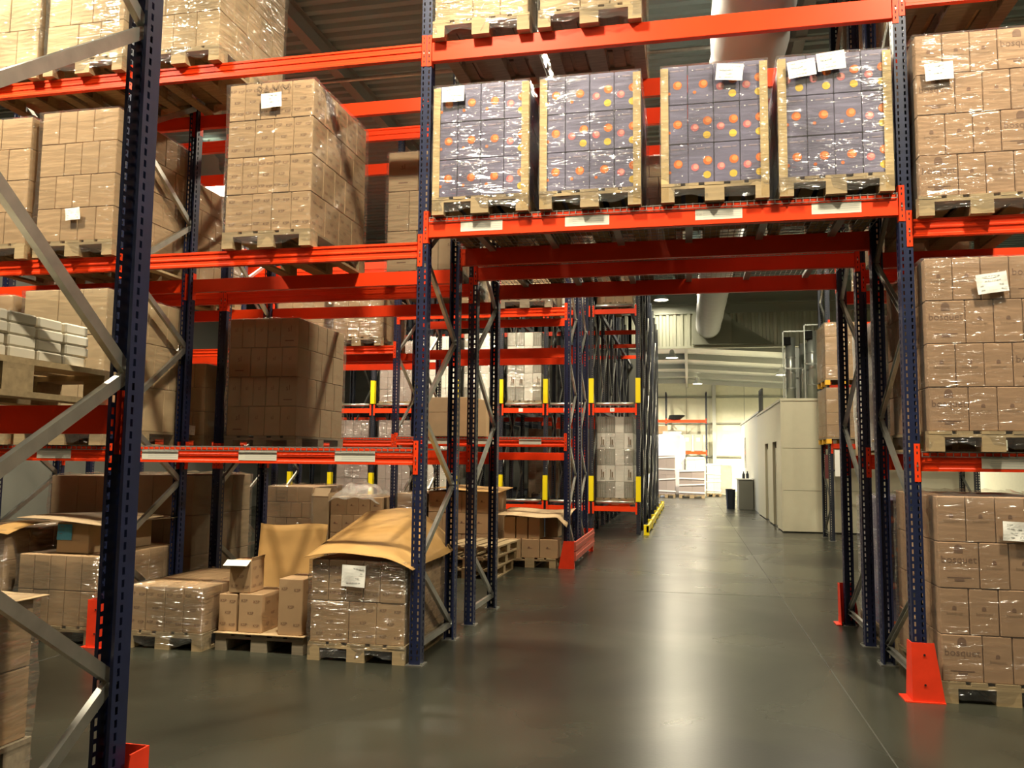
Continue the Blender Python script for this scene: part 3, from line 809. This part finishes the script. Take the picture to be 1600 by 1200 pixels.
# ================================================================== placing the loads
# --- upper beam level of the passage bay: four purple loads
za = ZA+.010
PA = [[0,0,0,1],[0,0,0,1],[0,0,0,1]]; PB = [[0,0,0,1],[0,1,1,1],[0,0,1,1]]; PC = [[0,1,1,1],[0,1,1,1],[0,0,1,1]]; PD_ = [[0,0,0,1],[0,0,0,1],[1,1,1,1]]
for x0, h, pt, sh, lb in ((.09, 1.09, PA, [(.17, 1.0, .19, .13, 0)], 'leftmost wrapped pallet of purple cartons with a white sheet top left'),
        (.98, 1.09, PB, [], 'second wrapped pallet of purple cartons, the one with no white sheet'),
        (1.935, 1.09, PC, [(.52, .99, .2, .13, 6)], 'third wrapped pallet of purple cartons with one tilted white sheet'),
        (2.81, 1.09, PD_, [(.17, .97, .2, .13, -7), (.38, 1.01, .2, .14, -5)], 'rightmost wrapped pallet of purple cartons with two white sheets')):
    load(lb, x0, x0+.80, -.06, za, h, 'purple', 4, 3, 4, sheets=sh, corners=True, wide=False, alt=False, pattern=pt, group='purple carton pallets')
# --- top level of the passage bay
load('pale wrapped carton pallet on the top beam above the leftmost purple load', .07, .89, -.07, ZT, 1.5, 'pale', 3, 4, 3)
load('pale wrapped carton pallet on the top beam above the second purple load', .96, 1.79, -.07, ZT, 1.5, 'pale', 3, 4, 3)
# --- left bay
load('cream wrapped carton pallet on the top beam just right of the large post', -2.70, -1.90, -.07, 5.11, 1.45, 'pale', 3, 4, 4)
load('tall wrapped carton pallet with a white sheet alone on the middle left beam', -1.79, -.97, -.07, 3.40, 1.46, 'ksp', [4, 5], 4, 4, sheets=[(.43, 1.28, .19, .13, -2)], film=FILM_LIGHT, scrawl='SAMM')
load('pale carton pallet on the top beam left of the large post', -3.70, -2.87, -.07, 5.11, 1.5, 'pale', 3, 4, 4)
load('leftmost pale carton pallet on the top beam at the image edge', -4.60, -3.77, -.07, 5.11, 1.5, 'pale', 3, 4, 4)
load('wrapped carton pallet with a small white note left of the large post', -3.69, -2.87, -.07, 3.40, 1.36, 'plain', 4, 4, 4, sheets=[(.42, .38, .15, .11, -3)], film=FILM_LIGHT)
load('wrapped carton pallet cut by the left image edge on the middle beam', -4.60, -3.78, -.07, 3.40, 1.34, 'plain', 3, 4, 4, film=FILM_LIGHT)
load('wrapped carton pallet on the low beam behind the white trays', -3.76, -2.88, -.07, 1.71, 1.39, 'pale', 3, 3, 4, film=FILM_LIGHT)
load('wrapped carton pallet on the low beam at the left image edge', -4.70, -3.86, -.07, 1.71, 1.36, 'plain', 3, 3, 4, film=FILM_LIGHT)
# --- right bay beyond the passage
load('bosquet carton pallet with a note on the middle right beam', 3.765, 4.60, -.07, 3.40, 1.36, 'bosquet', 4, 4, 4, sheets=[(.16, 1.06, .19, .13, -3)], film=FILM_LIGHT)
load('bosquet carton pallet with a tilted note on the low right beam', 3.775, 4.61, -.07, 1.71, 1.38, 'bosquet', [4, 4], 4, 4, sheets=[(.44, 1.18, .2, .14, -7)], film=FILM_LIGHT)
load('bosquet carton pallet standing on the floor at the right edge', 3.80, 4.64, -.07, 0, 1.40, 'bosquet', 4, 4, 4, sheets=[(.52, 1.17, .21, .13, 2)], film=FILM_LIGHT)
load('wrapped carton pallet above the right post on the top beam', 3.80, 4.62, -.07, 5.16, 1.3, 'pale', 3, 4, 4, wood='g')
# --- second row
zr2 = 1.70
load('brown sl marked carton pallet on the low beam of the second row', -2.68, -1.86, Y2-.07, 1.70, 1.39, 'sl', [4, 5], 4, 4, wood='g', film=FILM_LIGHT)
load('pale carton pallet of the second row between the two dark left posts', -3.70, -2.92, Y2-.07, 1.70, .92, 'pale', 5, 3, 5, sheets=[(.64, .2, .1, .1, 4)], film=FILM_LIGHT)
load('brown carton pallet of the second row left of the centre post', -.93, -.12, Y2-.07, 3.40, 1.41, 'sl', 3, 3, 4, wood='g', film=FILM_LIGHT)
load('wrapped carton pallet of the second row behind the large post', -4.05, -3.25, Y2-.07, 3.40, 1.3, 'plain', 4, 4, 4, film=FILM_LIGHT)
load('large dark brown carton pallet on the floor of the second row', -3.88, -3.02, Y2-.05, 0, 1.42, 'dark', 3, 3, 3, film=FILM_LIGHT)
load('dark brown carton pallet on the second row floor at the left edge', -4.80, -3.97, Y2-.05, 0, 1.40, 'dark', 3, 3, 3, film=FILM_LIGHT)
load('milky wrapped pallet on the second row behind the right posts', 3.82, 4.62, Y2-.05, 1.70, 1.25, 'mauve', 3, 4, 4, film=FILM_HEAVY)
load('lilac carton pallet on the floor of the second row on the right', 3.82, 4.62, Y2-.05, 0, 1.3, 'purple', 4, 4, 4, wide=False)
load('wrapped pallet on the middle beam of the second row on the right', 3.82, 4.62, Y2-.05, 3.40, 1.2, 'plain', 4, 4, 4)
load('cream wrapped pallet on the second row above the passage, left', .3, 1.1, Y2-.05, za, 1.0, 'pale', 3, 4, 4)
load('cream wrapped pallet on the second row above the passage, right', 1.3, 2.1, Y2-.05, za, 1.0, 'pale', 3, 4, 4, wood='g')
load('wrapped pallet on the top beam of the second row on the right', 3.78, 4.60, Y2-.05, 5.11, 1.3, 'pale', 3, 4, 4)

# --- floor of the left bay
load('low wrapped carton pallet on the floor just right of the large post', -2.60, -1.86, -.0, 0, .52, 'ksp', 4, 1, 4, wide=False)
load('wrapped carton pallet under a kraft sheet beside the centre post', -.90, -.075, -.02, 0, .80, 'ksp', [3, 5], 2, 4, sheets=[(.39, .68, .2, .17, 2)], cap=False)
def cover(u, v):      # kraft cover of the pallet beside the centre post
    x = -.93+.92*u; y = -.06+1.25*v
    z = .815+.04*math.sin(math.pi*u)*(1-.4*v)+.30*v**1.15*(1-.75*max(0, u-.55)/.45)-(.08*(max(0, u-.72)/.28)**1.5)+.012*math.sin(7*u+5*v)
    return (x+.02*v, y, z)
board('curved kraft cover sheet lying over the pallet beside the centre post', cover, 18, 18)
t = thing('pallet', 'grey pallet carrying four loose cartons on the floor', 'pallet', (-1.395, .10, 0), 0, None); pallet_parts(t, 'g', nested=False)
q = MB(); q.box(-.41, .41, -.02, 1.18, 0, .005); zb = PH+.0055
thing('cardboard_sheet', 'thin cardboard layer sheet on the grey pallet under loose cartons', 'cardboard', (-1.395, .10, PH+.0003), me=q.mesh('cardboard_sheet', [CARD_L]))
loose_carton('left small carton on the grey pallet', -1.715, .14, zb, .165, .3, .31)
loose_carton('middle carton on the grey pallet, front right of the left small one', -1.50, .13, zb, .215, .42, .32)
loose_carton('tall carton with an open top at the right of the grey pallet', -1.13, .12, zb, .22, .36, .46)
def open_carton():
    t = thing('open_carton', 'open carton with a white flap, perched on two other cartons', 'carton', (-1.615, .15, zb+.321), R(3), 'loose cartons')
    ob('box', carton_mesh(.20, .24, .27, 'ksp', 0), t)
    q = MB(); q.box(-.125, .09, -.085, .0, .0, .004); ob('flap', q.mesh('flap', [WHITEP]), t, (0, .004, .272), (R(28), 0, 0))
    q = MB(); q.box(0, .004, 0, .24, 0, .03); ob('flap', q.mesh('flap', [CARD]), t, (.096, 0, .27), (0, R(12), 0))
open_carton()
def lean(u, v):
    x = -1.80-.04*v+.62*u+.06*v*u; y = .585+.30*v+.05*math.sin(math.pi*v); z = .168+.83*v
    return (x, y, z+.012*math.sin(6*u+3*v))
board('kraft board leaning back behind the loose cartons on the grey pallet', lean)
# --- floor of the bay left of the large post
load('half height wrapped carton pallet on the floor left of the large post', -3.69, -2.87, -.02, 0, .75, 'plain', 5, 2, 4, wide=False, cap=False)
t = loose_carton('carton with a blue note on top of the half height pallet', -3.25, .12, .7515, .33, .28, .27, 'pale')
ob('note', sheet_mesh(.15, .14, 5, BLUEP, 3), t, (-.08, -.006, .185))
def lid(u, v): return (-3.72+.9*u, -.02+1.1*v, 1.045+.02*math.sin(3*u+1)-.02*(1-v)*u+.01*math.sin(5*v))
board('brown card sheet resting on the blue note carton left of the large post', lid, 10, 10, CARD_D)
loose_carton('brown carton under the kraft sheet behind the blue note carton', -3.3, .55, .7515, .5, .4, .255, 'dark')
load('wrapped carton pallet on the floor at the left edge under a flap', -4.62, -3.80, -.05, 0, .95, 'plain', 4, 3, 4)
def flap(u, v): return (-4.15+.42*u, -.10+.5*v, .965+.03*math.sin(3*u)-.08*(1-v)*(1-v)+.03*u)
board('bright kraft flap hanging at the left edge over a floor pallet', flap, 8, 8)
# --- aisle, left edge, near camera
for k in range(2):
    tp = thing('pallet', ('lower', 'upper')[k]+' empty pallet under the carton load at the lower left edge', 'pallet', (-1.01, -4.45, k*.1442), 0, 'empty pallets under the near load'); pallet_parts(tp, 'g', nested=False)
load('wrapped carton load on two pallets at the lower left edge', -1.41, -.61, -4.45, .2885, .735, 'plain', 3, 2, 3, wood='g')
def fl2(u, v): return (-1.38+.80*u, -3.95+.72*v, 1.028+.012*math.sin(4*u+v))
board('kraft sheet lying on the carton load at the lower left edge', fl2, 6, 6, CARD_L)
# --- near rack: pallet with white trays
tp = thing('tray_pallet', 'pallet of stacked cream trays on the near rack beam', 'pallet load', (-.66, -4.42, 1.83), 0, None); pallet_parts(tp, 'w')
q = MB(); q.cbox(-.06, .06, 0, .128, 0, .042, .006); trm = fix_normals(q.mesh('tray', [FOAM]))
for r in range(4):
    for i in range(5):
        for j in range(7):
            if i < 3 and 0 < j < 6: continue
            ob('tray', trm, tp, (-.30+i*.15+random.uniform(-.004, .004), .03+j*.14+random.uniform(-.005, .005), PH+.0005+r*.0435), (0, 0, random.uniform(-.03, .03)))
t = thing('support_board', 'grey decking board on the near rack under the tray pallet', 'board', (-1.5, -4.35, 1.7))
loose_carton('small carton with a white label seen under the tray pallet', -.95, -3.42, 1.8305, .12, .1, .075, 'pale')
bpy.data.objects.remove(t)

# --- third row: floor and low beam
load('carton pallet with draped film on the third row floor, left of the dark open box', -4.70, -3.84, Y3-.05, 0, 1.15, 'plain', 4, 4, 4)
load('carton stack with a plastic bag on the third row floor', -3.55, -2.65, Y3-.05, 0, 1.0, 'emblem', 4, 3, 4, film=None, cat='carton stack', name='carton_stack', group='carton stacks on the third row')
load('wrapped carton pallet on the third row floor behind the centre post', -2.42, -1.95, Y3-.05, 0, 1.08, 'plain', 2, 4, 4, film=FILM)
load('carton stack on the third row floor right of the centre post', -1.90, -.88, Y3-.05, 0, 1.12, 'emblem', 4, 3, 4, film=None, cat='carton stack', name='carton_stack', group='carton stacks on the third row')
def ob_dark():
    t = thing('open_box', 'dark brown open box with raised flaps on the third row floor', 'carton', (-3.72, Y3-.05, 0))
    for nm, a in (('side_panel', (-.15, -.144, 0, .5, 0, 1.05)), ('side_panel', (.144, .15, 0, .5, 0, 1.05)), ('front_panel', (-.144, .144, 0, .006, 0, 1.0)), ('back_panel', (-.144, .144, .494, .5, 0, 1.05))):
        q = MB(); q.box(*a); ob(nm, q.mesh(nm, [CARD_D]), t)
    q = MB(); q.box(-.15, .15, -.004, 0, 0, .16); ob('flap', q.mesh('flap', [CARD_D]), t, (0, .0, 1.0), (R(-35), 0, 0))
ob_dark()
def bag(u, v):
    x = -3.56+.86*u; y = Y3-.10+.9*v
    ed = min(u, 1-u, v, 1)*4; ed = min(1, ed)
    z = 1.03+.20*math.sin(math.pi*min(1, u*1.1))**.6*(.4+.6*math.sin(math.pi*v)) + .03*math.sin(13*u+4*v)*math.sin(9*v+5*u)-.12*(1-ed)
    return (x, y, z)
board('crumpled clear plastic bag lying on the carton stack of the third row', bag, 26, 20, BAGM, .001, 'plastic_bag', 'plastic bag')
def k3(u, v): return (-1.96+1.2*u, Y3-.12+1.2*v, 1.135+.05*math.sin(math.pi*u)-.05*(1-v)*u+.02*math.sin(8*u))
board('kraft sheet over the carton stack right of the centre post', k3, 12, 10)
tp = thing('pallet', 'pallet under the two tier carton stack by the red barrier', 'pallet', (-.25, Y3-.10, 0)); pallet_parts(tp, 'w', nested=False)
for k in range(3):
    loose_carton(('left', 'middle', 'right')[k]+' large carton in the lower tier by the red barrier', -.53+.285*k, Y3-.09, PH+.0005, .275, .4, .28, 'emblem')
for k in range(3):
    loose_carton(('left', 'middle', 'right')[k]+' narrow carton in the upper tier by the red barrier', -.57+.19*k, Y3-.07, PH+.282, .175, .4, .33, 'plain')
loose_carton('dark carton behind the narrow cartons by the red barrier', .02, Y3+.3, PH+.282, .2, .4, .30, 'dark')
def k4(u, v):
    return (-.78+1.10*u, Y3-.14+1.1*v, .775+.06*v-.03*math.sin(math.pi*u)*.5-(.17*max(0, u-.86)/.14*(1-v)**3)+.012*math.sin(7*u))
board('kraft sheet hanging over the cartons by the red barrier', k4, 22, 14, MATS['pale kraft carton'])
for k in range(3):
    tp = thing('pallet', ('bottom', 'middle', 'top')[k]+' pallet of the empty stack in the middle aisle', 'pallet', (-.86, 4.75+.05*k, k*.1442), R(-2*k), 'empty pallet stack'); pallet_parts(tp, 'w', nested=False)
# cartons on the low beam of the third row
zc = 1.98
for i, (x, w_, h_, kd, lb) in enumerate(((-1.73, .47, .38, 'dark', 'wide brown carton on the third row beam, left'), (-1.32, .3, .62, 'plain', 'tall brown carton on the third row beam, middle'), (-1.06, .18, .58, 'pale', 'narrow pale carton on the third row beam, right'),
        (-1.75, .42, .24, 'dark', 'dark brown carton stacked on the wide carton of the third row beam'))):
    loose_carton(lb, x, Y3-.02, zc if i < 3 else zc+.381, w_, .5, h_, kd)
load('cream wrapped pallet on the upper beam of the third row, right', -.80, .05, Y3-.05, 4.0, 1.2, 'pale', 3, 4, 4, wood='g')
load('cream wrapped pallet on the upper beam of the third row, middle', -1.75, -.90, Y3-.05, 4.0, 1.2, 'pale', 3, 4, 4)
load('wrapped pallet on the upper beam of the third row, left bay', -3.6, -2.75, Y3-.05, 3.45, .9, 'plain', 4, 3, 4)
load('second wrapped pallet on the upper beam of the third row, left bay', -4.6, -3.75, Y3-.05, 3.45, .9, 'plain', 4, 3, 4)
load('wrapped pallet high on the third row behind the centre post', -2.3, -1.5, Y3B-.05, 5.4, 1.2, 'plain', 4, 3, 4)

# --- flow rack loads
FX = [1.02-1.055*k for k in range(9)]
def flow(lane, z, h, kind, lb, y=12.5, film=FILM, **k):
    c = (FX[lane]+FX[lane+1])/2
    return load(lb, c-.42, c+.42, y, z, h, kind, 4, 5, 4, film=film, wide=False, group='flow rack loads', **k)
flow(0, .645, 1.98, 'photo', 'picture carton pallet at the bottom right lane of the flow rack')
flow(2, 2.855, 1.75, 'photo', 'picture carton pallet at eye level in the flow rack left of the red barrier')
flow(0, 5.115, 1.1, 'pale', 'cream wrapped pallet in the top right lane of the flow rack', rows_=None) if False else flow(0, 5.115, 1.1, 'pale', 'cream wrapped pallet in the top right lane of the flow rack')
flow(1, 5.115, 1.1, 'white', 'white wrapped pallet in the top lane of the flow rack beside the cream one')
flow(3, 2.855, 1.75, 'photo', 'picture carton pallet in the flow rack seen behind the centre posts')
flow(4, 2.855, 1.7, 'white', 'white carton pallet at eye level in the flow rack left of the centre post')
flow(5, 2.855, 1.6, 'mauve', 'mauve carton pallet at eye level in the flow rack')
flow(4, .645, 1.9, 'white', 'white carton pallet in the bottom lane behind the plastic bag')
flow(5, .645, 1.9, 'mauve', 'mauve carton pallet in the bottom lane of the flow rack')
flow(6, .645, 1.9, 'mauve', 'mauve carton pallet in the bottom lane further left')
for ln in (1, 2):
    flow(ln, .645, 1.8, 'dark', ('dark wrapped pallet deep in the second', 'dark wrapped pallet deep in the third')[ln-1]+' bottom lane of the flow rack', y=15.2, film=FILM)

# ================================================================== right background
def right_rack():
    t = thing('narrow_rack', 'black post rack with yellow footed pallets left of the booth corner', 'pallet rack', (5.05, 12.1, 0))
    for x in (0, 2.8): frame(t, x, 0, FD, 6.4, pm=POST64)
    for z in (2.03, 3.27, 4.6):
        beam(t, 0, 2.8, 0, z, .1, 'flat'); beam(t, 0, 2.8, FD, z, .1, 'flat', True)
right_rack()
YP = mat('yellow plastic', (.85, .45, .03), .5)
def yload(lb, z, h):
    t = load(lb, 4.96, 5.80, 12.02, z+.13, h, 'plain', 3, 4, 4, film=FILM, pallet=False, group='pallets on the narrow rack')
    p = MB(); p.box(-.42, .42, 0, 1.15, -.03, 0); pl = ob('plastic_pallet', p.mesh('plastic_pallet', [WOODG]), t)
    for x in (-.37, 0, .37):
        for y in (0, .5, 1.0):
            p = MB(); p.box(x-.05, x+.05, y, y+.12, -.13, -.03); ob('foot', p.mesh('foot', [YP]), pl)
yload('film wrapped pallet with yellow feet on the upper beam near the booth', 3.27, 1.2)
yload('film wrapped pallet with yellow feet on the lower beam near the booth', 2.03, 1.05)
def sign():
    t = thing('sign_board', 'white and maroon notice panel on the black rack post', 'sign', (5.12, 12.089, 1.35))
    q = MB(); q.box(0, .16, 0, .01, 0, .55); ob('white_panel', q.mesh('white_panel', [WHITEP]), t)
    q = MB(); q.box(-.2, -.13, 0, .01, -.05, .45); ob('maroon_panel', q.mesh('maroon_panel', [mat('maroon', (.10, .02, .02), .5)]), t)
    q = MB(); q.box(-.13, 0, .0, .006, .1, .14); ob('bracket', q.mesh('bracket', [DARKPOST]), t)
sign()
# booth: insulated panel room on the right side of the passage
def booth():
    BP = mat('cream booth panel', (.60, .57, .42), .5, noise=.04); SEAM = mat('booth seam', (.33, .31, .23), .6)
    DOOR = mat('booth door', (.46, .44, .33), .35); REC = mat('dark recess', (.05, .05, .04), .8)
    t = thing('panel_booth', 'cream insulated panel booth on the right of the passage', 'booth', (4.27, 14.1, 0))
    for z0, z1 in ((.03, .97), (.98, 1.96), (1.97, 3.08)):
        q = MB(); q.box(0, 4.2, 0, .1, z0, z1); ob('panel', q.mesh('panel', [BP]), t)
    for z in (.97, 1.96):
        q = MB(); q.box(.0, 4.2, .012, .1, z, z+.012); ob('panel_joint', q.mesh('panel_joint', [SEAM]), t)
    # passage side, doors set back in it
    D = ((1.2, 2.2), (3.4, 4.4))
    for y0, y1, z0, z1 in ((.1, 1.2, .03, 3.08), (2.2, 3.4, .03, 3.08), (4.4, 6.9, .03, 3.08), (1.2, 2.2, 2.15, 3.08), (3.4, 4.4, 2.15, 3.08)):
        q = MB(); q.box(0, .1, y0, y1, z0, z1)
        ob('panel', q.mesh('panel', [BP]), t)
    for y0, y1 in D:
        q = MB(); q.box(.06, .1, y0, y1, .03, 2.0); d = ob('door', q.mesh('door', [DOOR]), t)
        q = MB(); q.box(.08, .1, y0, y1, 2.0, 2.15); ob('door_head', q.mesh('door_head', [REC]), t)
        q = MB(); q.tube((.03, y0+.12, 1.0), (.06, y0+.12, 1.0), .02, 8); ob('handle', q.mesh('handle', [ZINC]), d)
    q = MB(); q.box(-.02, 4.2, -.02, 6.9, 3.08, 3.14); ob('roof_panel', q.mesh('roof_panel', [BP]), t)
    q = MB(); q.box(-.015, .02, -.015, .02, .03, 3.08); ob('corner_trim', q.mesh('corner_trim', [BP]), t)
    q = MB(); q.box(.03, 4.2, .03, 6.9, 0, .03); ob('plinth', q.mesh('plinth', [REC]), t)
    t2 = thing('far_office', 'pale panel office behind the booth with a narrow window', 'booth', (4.33, 21.05, 0))
    q = MB(); q.box(0, .1, 0, 9.5, 0, 3.2); ob('panel', q.mesh('panel', [mat('pale office panel', (.56, .55, .45), .5)]), t2)
    q = MB(); q.box(0, 4, 9.4, 9.5, 0, 3.2); ob('panel', q.mesh('panel', [MATS['pale office panel']]), t2)
    q = MB(); q.box(-.03, 4, -.03, 9.5, 3.2, 3.26); ob('roof_panel', q.mesh('roof_panel', [MATS['pale office panel']]), t2)
    q = MB(); q.box(-.012, 0, 6.6, 7.3, 1.4, 2.6); ob('window_pane', q.mesh('window_pane', [mat('dull glass', (.2, .2, .16), .2)]), t2)
    t3 = thing('work_counter', 'grey cabinet counter standing against the far office wall', 'counter', (3.8, 23.6, 0))
    q = MB(); q.box(0.02, .5, 0, 1.2, 0, 1.02); ob('cabinet_body', q.mesh('cabinet_body', [mat('counter grey', (.18, .18, .15), .5)]), t3)
    q = MB(); q.box(-.04, .52, -.04, 1.25, 1.02, 1.06); ob('worktop', q.mesh('worktop', [WHITEP]), t3)
    for k, (x, y) in enumerate(((.2, .3), (.35, .6))):
        q = MB(); q.lathe([(.0, 0), (.05, 0), (.05, .14), (.02, .2), (.02, .25), (0, .25)], 12)
        thing('bottle', ('front', 'rear')[k]+' dark bottle standing on the grey counter', 'bottle', (3.8+x, 23.6+y, 1.0605), 0, 'counter bottles', q.mesh('bottle', [DARKPOST]))
    q = MB(); q.lathe([(0, 0), (.14, 0), (.17, .65), (.175, .68), (.16, .68), (.13, .02)], 16)
    thing('waste_bin', 'dark waste bin on the left of the grey counter', 'bin', (3.55, 23.9, 0), 0, None, q.mesh('waste_bin', [DARKPOST]))
booth()
def silo_bank():
    for k, (x, y) in enumerate(((4.75, 16.2), (5.15, 15.2), (5.6, 17.2))):
        t = thing('dust_collector', ('leftmost', 'middle', 'rightmost')[k]+' galvanised collector tower with pipes above the booth roof', 'collector', (x, y, 3.14), 0, 'collector towers')
        GV = mat('bright galvanised', (.52, .56, .52), .3, .6)
        q = MB(); q.tube((0, 0, 0), (0, 0, 1.75), .12, 14); ob('pipe', q.mesh('pipe', [GV], True), t)
        q = MB(); q.tube((.32, .1, 0), (.32, .1, 1.6), .09, 14); ob('pipe', q.mesh('pipe', [GV], True), t)
        for z in (.4, .8, 1.2):
            q = MB(); q.lathe([(.12, 0), (.135, 0), (.135, .03), (.12, .03)], 14); ob('pipe_ring', q.mesh('pipe_ring', [GV]), t, (0, 0, z))
        q = MB()
        for a in (-.22, .55): q.box(a, a+.03, -.25, -.22, 0, 1.9)
        q.box(-.22, .58, -.25, -.22, 1.87, 1.9); q.box(-.22, .58, -.25, -.22, .9, .93)
        ob('support_frame', q.mesh('support_frame', [GV]), t)
        q = MB(); q.box(-.18, .0, -.16, .02, 1.55, 1.75); ob('motor', q.mesh('motor', [HOLE]), t)
        q = MB(); q.box(-.1, .5, .15, .4, .1, 1.5); ob('filter_body', q.mesh('filter_body', [GV]), t)
    t = thing('roof_railing', 'dark railing with uprights on the far edge of the booth roof', 'railing', (4.34, 20.0, 3.14))
    for k in range(4):
        q = MB(); q.tube((0, k*.3, 0), (0, k*.3, .75), .03, 8); ob('upright', q.mesh('upright', [STEEL]), t)
    q = MB(); q.tube((0, 0, .7), (0, .9, .7), .025, 8); ob('handrail', q.mesh('handrail', [STEEL]), t)
silo_bank()

# ================================================================== far goods in the daylight
BANDW = mat('white wrap', (.80, .79, .78), .6, bump=.4, bscale=8)
def far_load(lb, x0, x1, y, h, col, bands=True, wood='w', z0=0):
    t = load(lb, x0, x1, y, z0, h, col, 2, 2, 2, film=None, wood=wood, group='strapped pallets at the far end', name='strapped_pallet', cat='strapped pallet', wide=False)
    W = x1-x0
    if bands:
        for k in range(4):
            z = PH+(h-PH)*(.08+.28*k); q = MB(); e = .012; sl = (.05 if k % 2 else -.03)
            q.face([(-W/2-e, -e, z), (W/2+e, -e, z+sl), (W/2+e, -e, z+sl+.06), (-W/2-e, -e, z+.06)]); q.face([(W/2+e, -e, z+sl), (W/2+e, 1.2, z), (W/2+e, 1.2, z+.06), (W/2+e, -e, z+sl+.06)])
            q.face([(-W/2-e, 1.2, z), (-W/2-e, -e, z), (-W/2-e, -e, z+.06), (-W/2-e, 1.2, z+.06)])
            ob('strap', q.mesh('strap', [BANDW]), t)
    return t
far_load('brown strapped pallet beside the end of the flow rack', .72, 1.52, 32, 1.9, 'mauve')
far_load('strapped pallet of brown cartons right of the first far one', 1.68, 2.82, 32, 1.25, 'mauve')
far_load('white strapped carton stack behind the far strapped pallets', 2.0, 2.85, 33.6, 1.85, 'white')
far_load('second white strapped stack further back in the daylight', 2.95, 3.6, 34.2, 1.55, 'white')
def big_bag(lb, x, y, z, w_, h):
    t = thing('wrapped_bale', lb, 'wrapped bale', (x, y, z), 0, 'white bales in the daylight')
    q = MB()
    n = 20
    pr_ = [(.0, 0), (.42, .0), (.5, .06), (.5, .85), (.44, .95), (.25, 1.0), (0, 1.0)]
    for r, zz in pr_:
        for k in range(n):
            a = 2*math.pi*k/n; c, s_ = math.cos(a), math.sin(a); ex = .45
            q.v.append((w_*r*math.copysign(abs(c)**ex, c)*(1+.02*math.sin(5*zz+3*a)), w_*r*math.copysign(abs(s_)**ex, s_), h*zz+.02*math.sin(4*a)*zz))
    for a in range(len(pr_)-1):
        for k in range(n): q.f.append((a*n+k, a*n+(k+1) % n, (a+1)*n+(k+1) % n, (a+1)*n+k)); q.m.append(0)
    ob('wrap_body', q.mesh('wrap_body', [BANDW], True), t)
    q = MB(); q.box(-w_*.35, w_*.35, -w_*.2, w_*.2, 0, .1); ob('top_fold', q.mesh('top_fold', [BANDW]), t, (0, 0, h-.03))
big_bag('tall white wrapped bale standing in the daylight behind the strapped pallets', 1.35, 34.4, 0, 1.25, 3.0)
big_bag('white wrapped bale half hidden by the flow rack end', .45, 35.6, 0, 1.2, 2.9)
loose_carton('brown carton lying on top of the half hidden white bale', .75, 35.4, 2.99, .7, .5, .4, 'plain')
load('yellowish film wrapped pallet at the right of the white stacks', 3.0, 4.2, 35.6, 0, 1.5, 'pale', 2, 2, 2, film=FILM_HEAVY, wide=False)
def far_rack():
    t = thing('pallet_rack', 'orange beam rack standing against the far cream wall', 'pallet rack', (-2.0, 40.6, 0), 0, None)
    for x in (0, 2.9, 5.1): frame(t, x, 0, 1.0, 5.5, pm=FARP, plates=False)
    for z in (3.95, 2.2): 
        beam(t, 0, 2.9, 0, z, .16, 'flat'); beam(t, 2.9, 5.1, 0, z, .16, 'flat')
FARP = post_mesh(5.5, DARKPOST)
far_rack()
for k, x in enumerate((2.05, 2.65)):
    t = thing('machine_part', ('left', 'right')[k]+' grey machine cabinet with a label on the far rack', 'machine part', (x, 40.7, 2.2), 0, 'machine parts on the far rack')
    q = MB(); q.cbox(-.25, .25, 0, .6, 0, .95, .04); ob('housing', fix_normals(q.mesh('housing', [mat('machine grey', (.26, .26, .22), .6)])), t)
    q = MB(); q.box(-.1, .08, -.005, .002, .55, .75); ob('plate', q.mesh('plate', [WHITEP]), t)
t = thing('hose_coil', 'dark coiled hose lying on the upper beam of the far rack', 'hose', (1.35, 40.75, 3.95))
q = MB()
for k in range(4): q.lathe([(.3+.03*k, .0), (.36+.03*k, .04), (.3+.03*k, .08)], 16, c=(.05*k, 0, .06*k))
ob('coil', q.mesh('coil', [HOLE]), t)
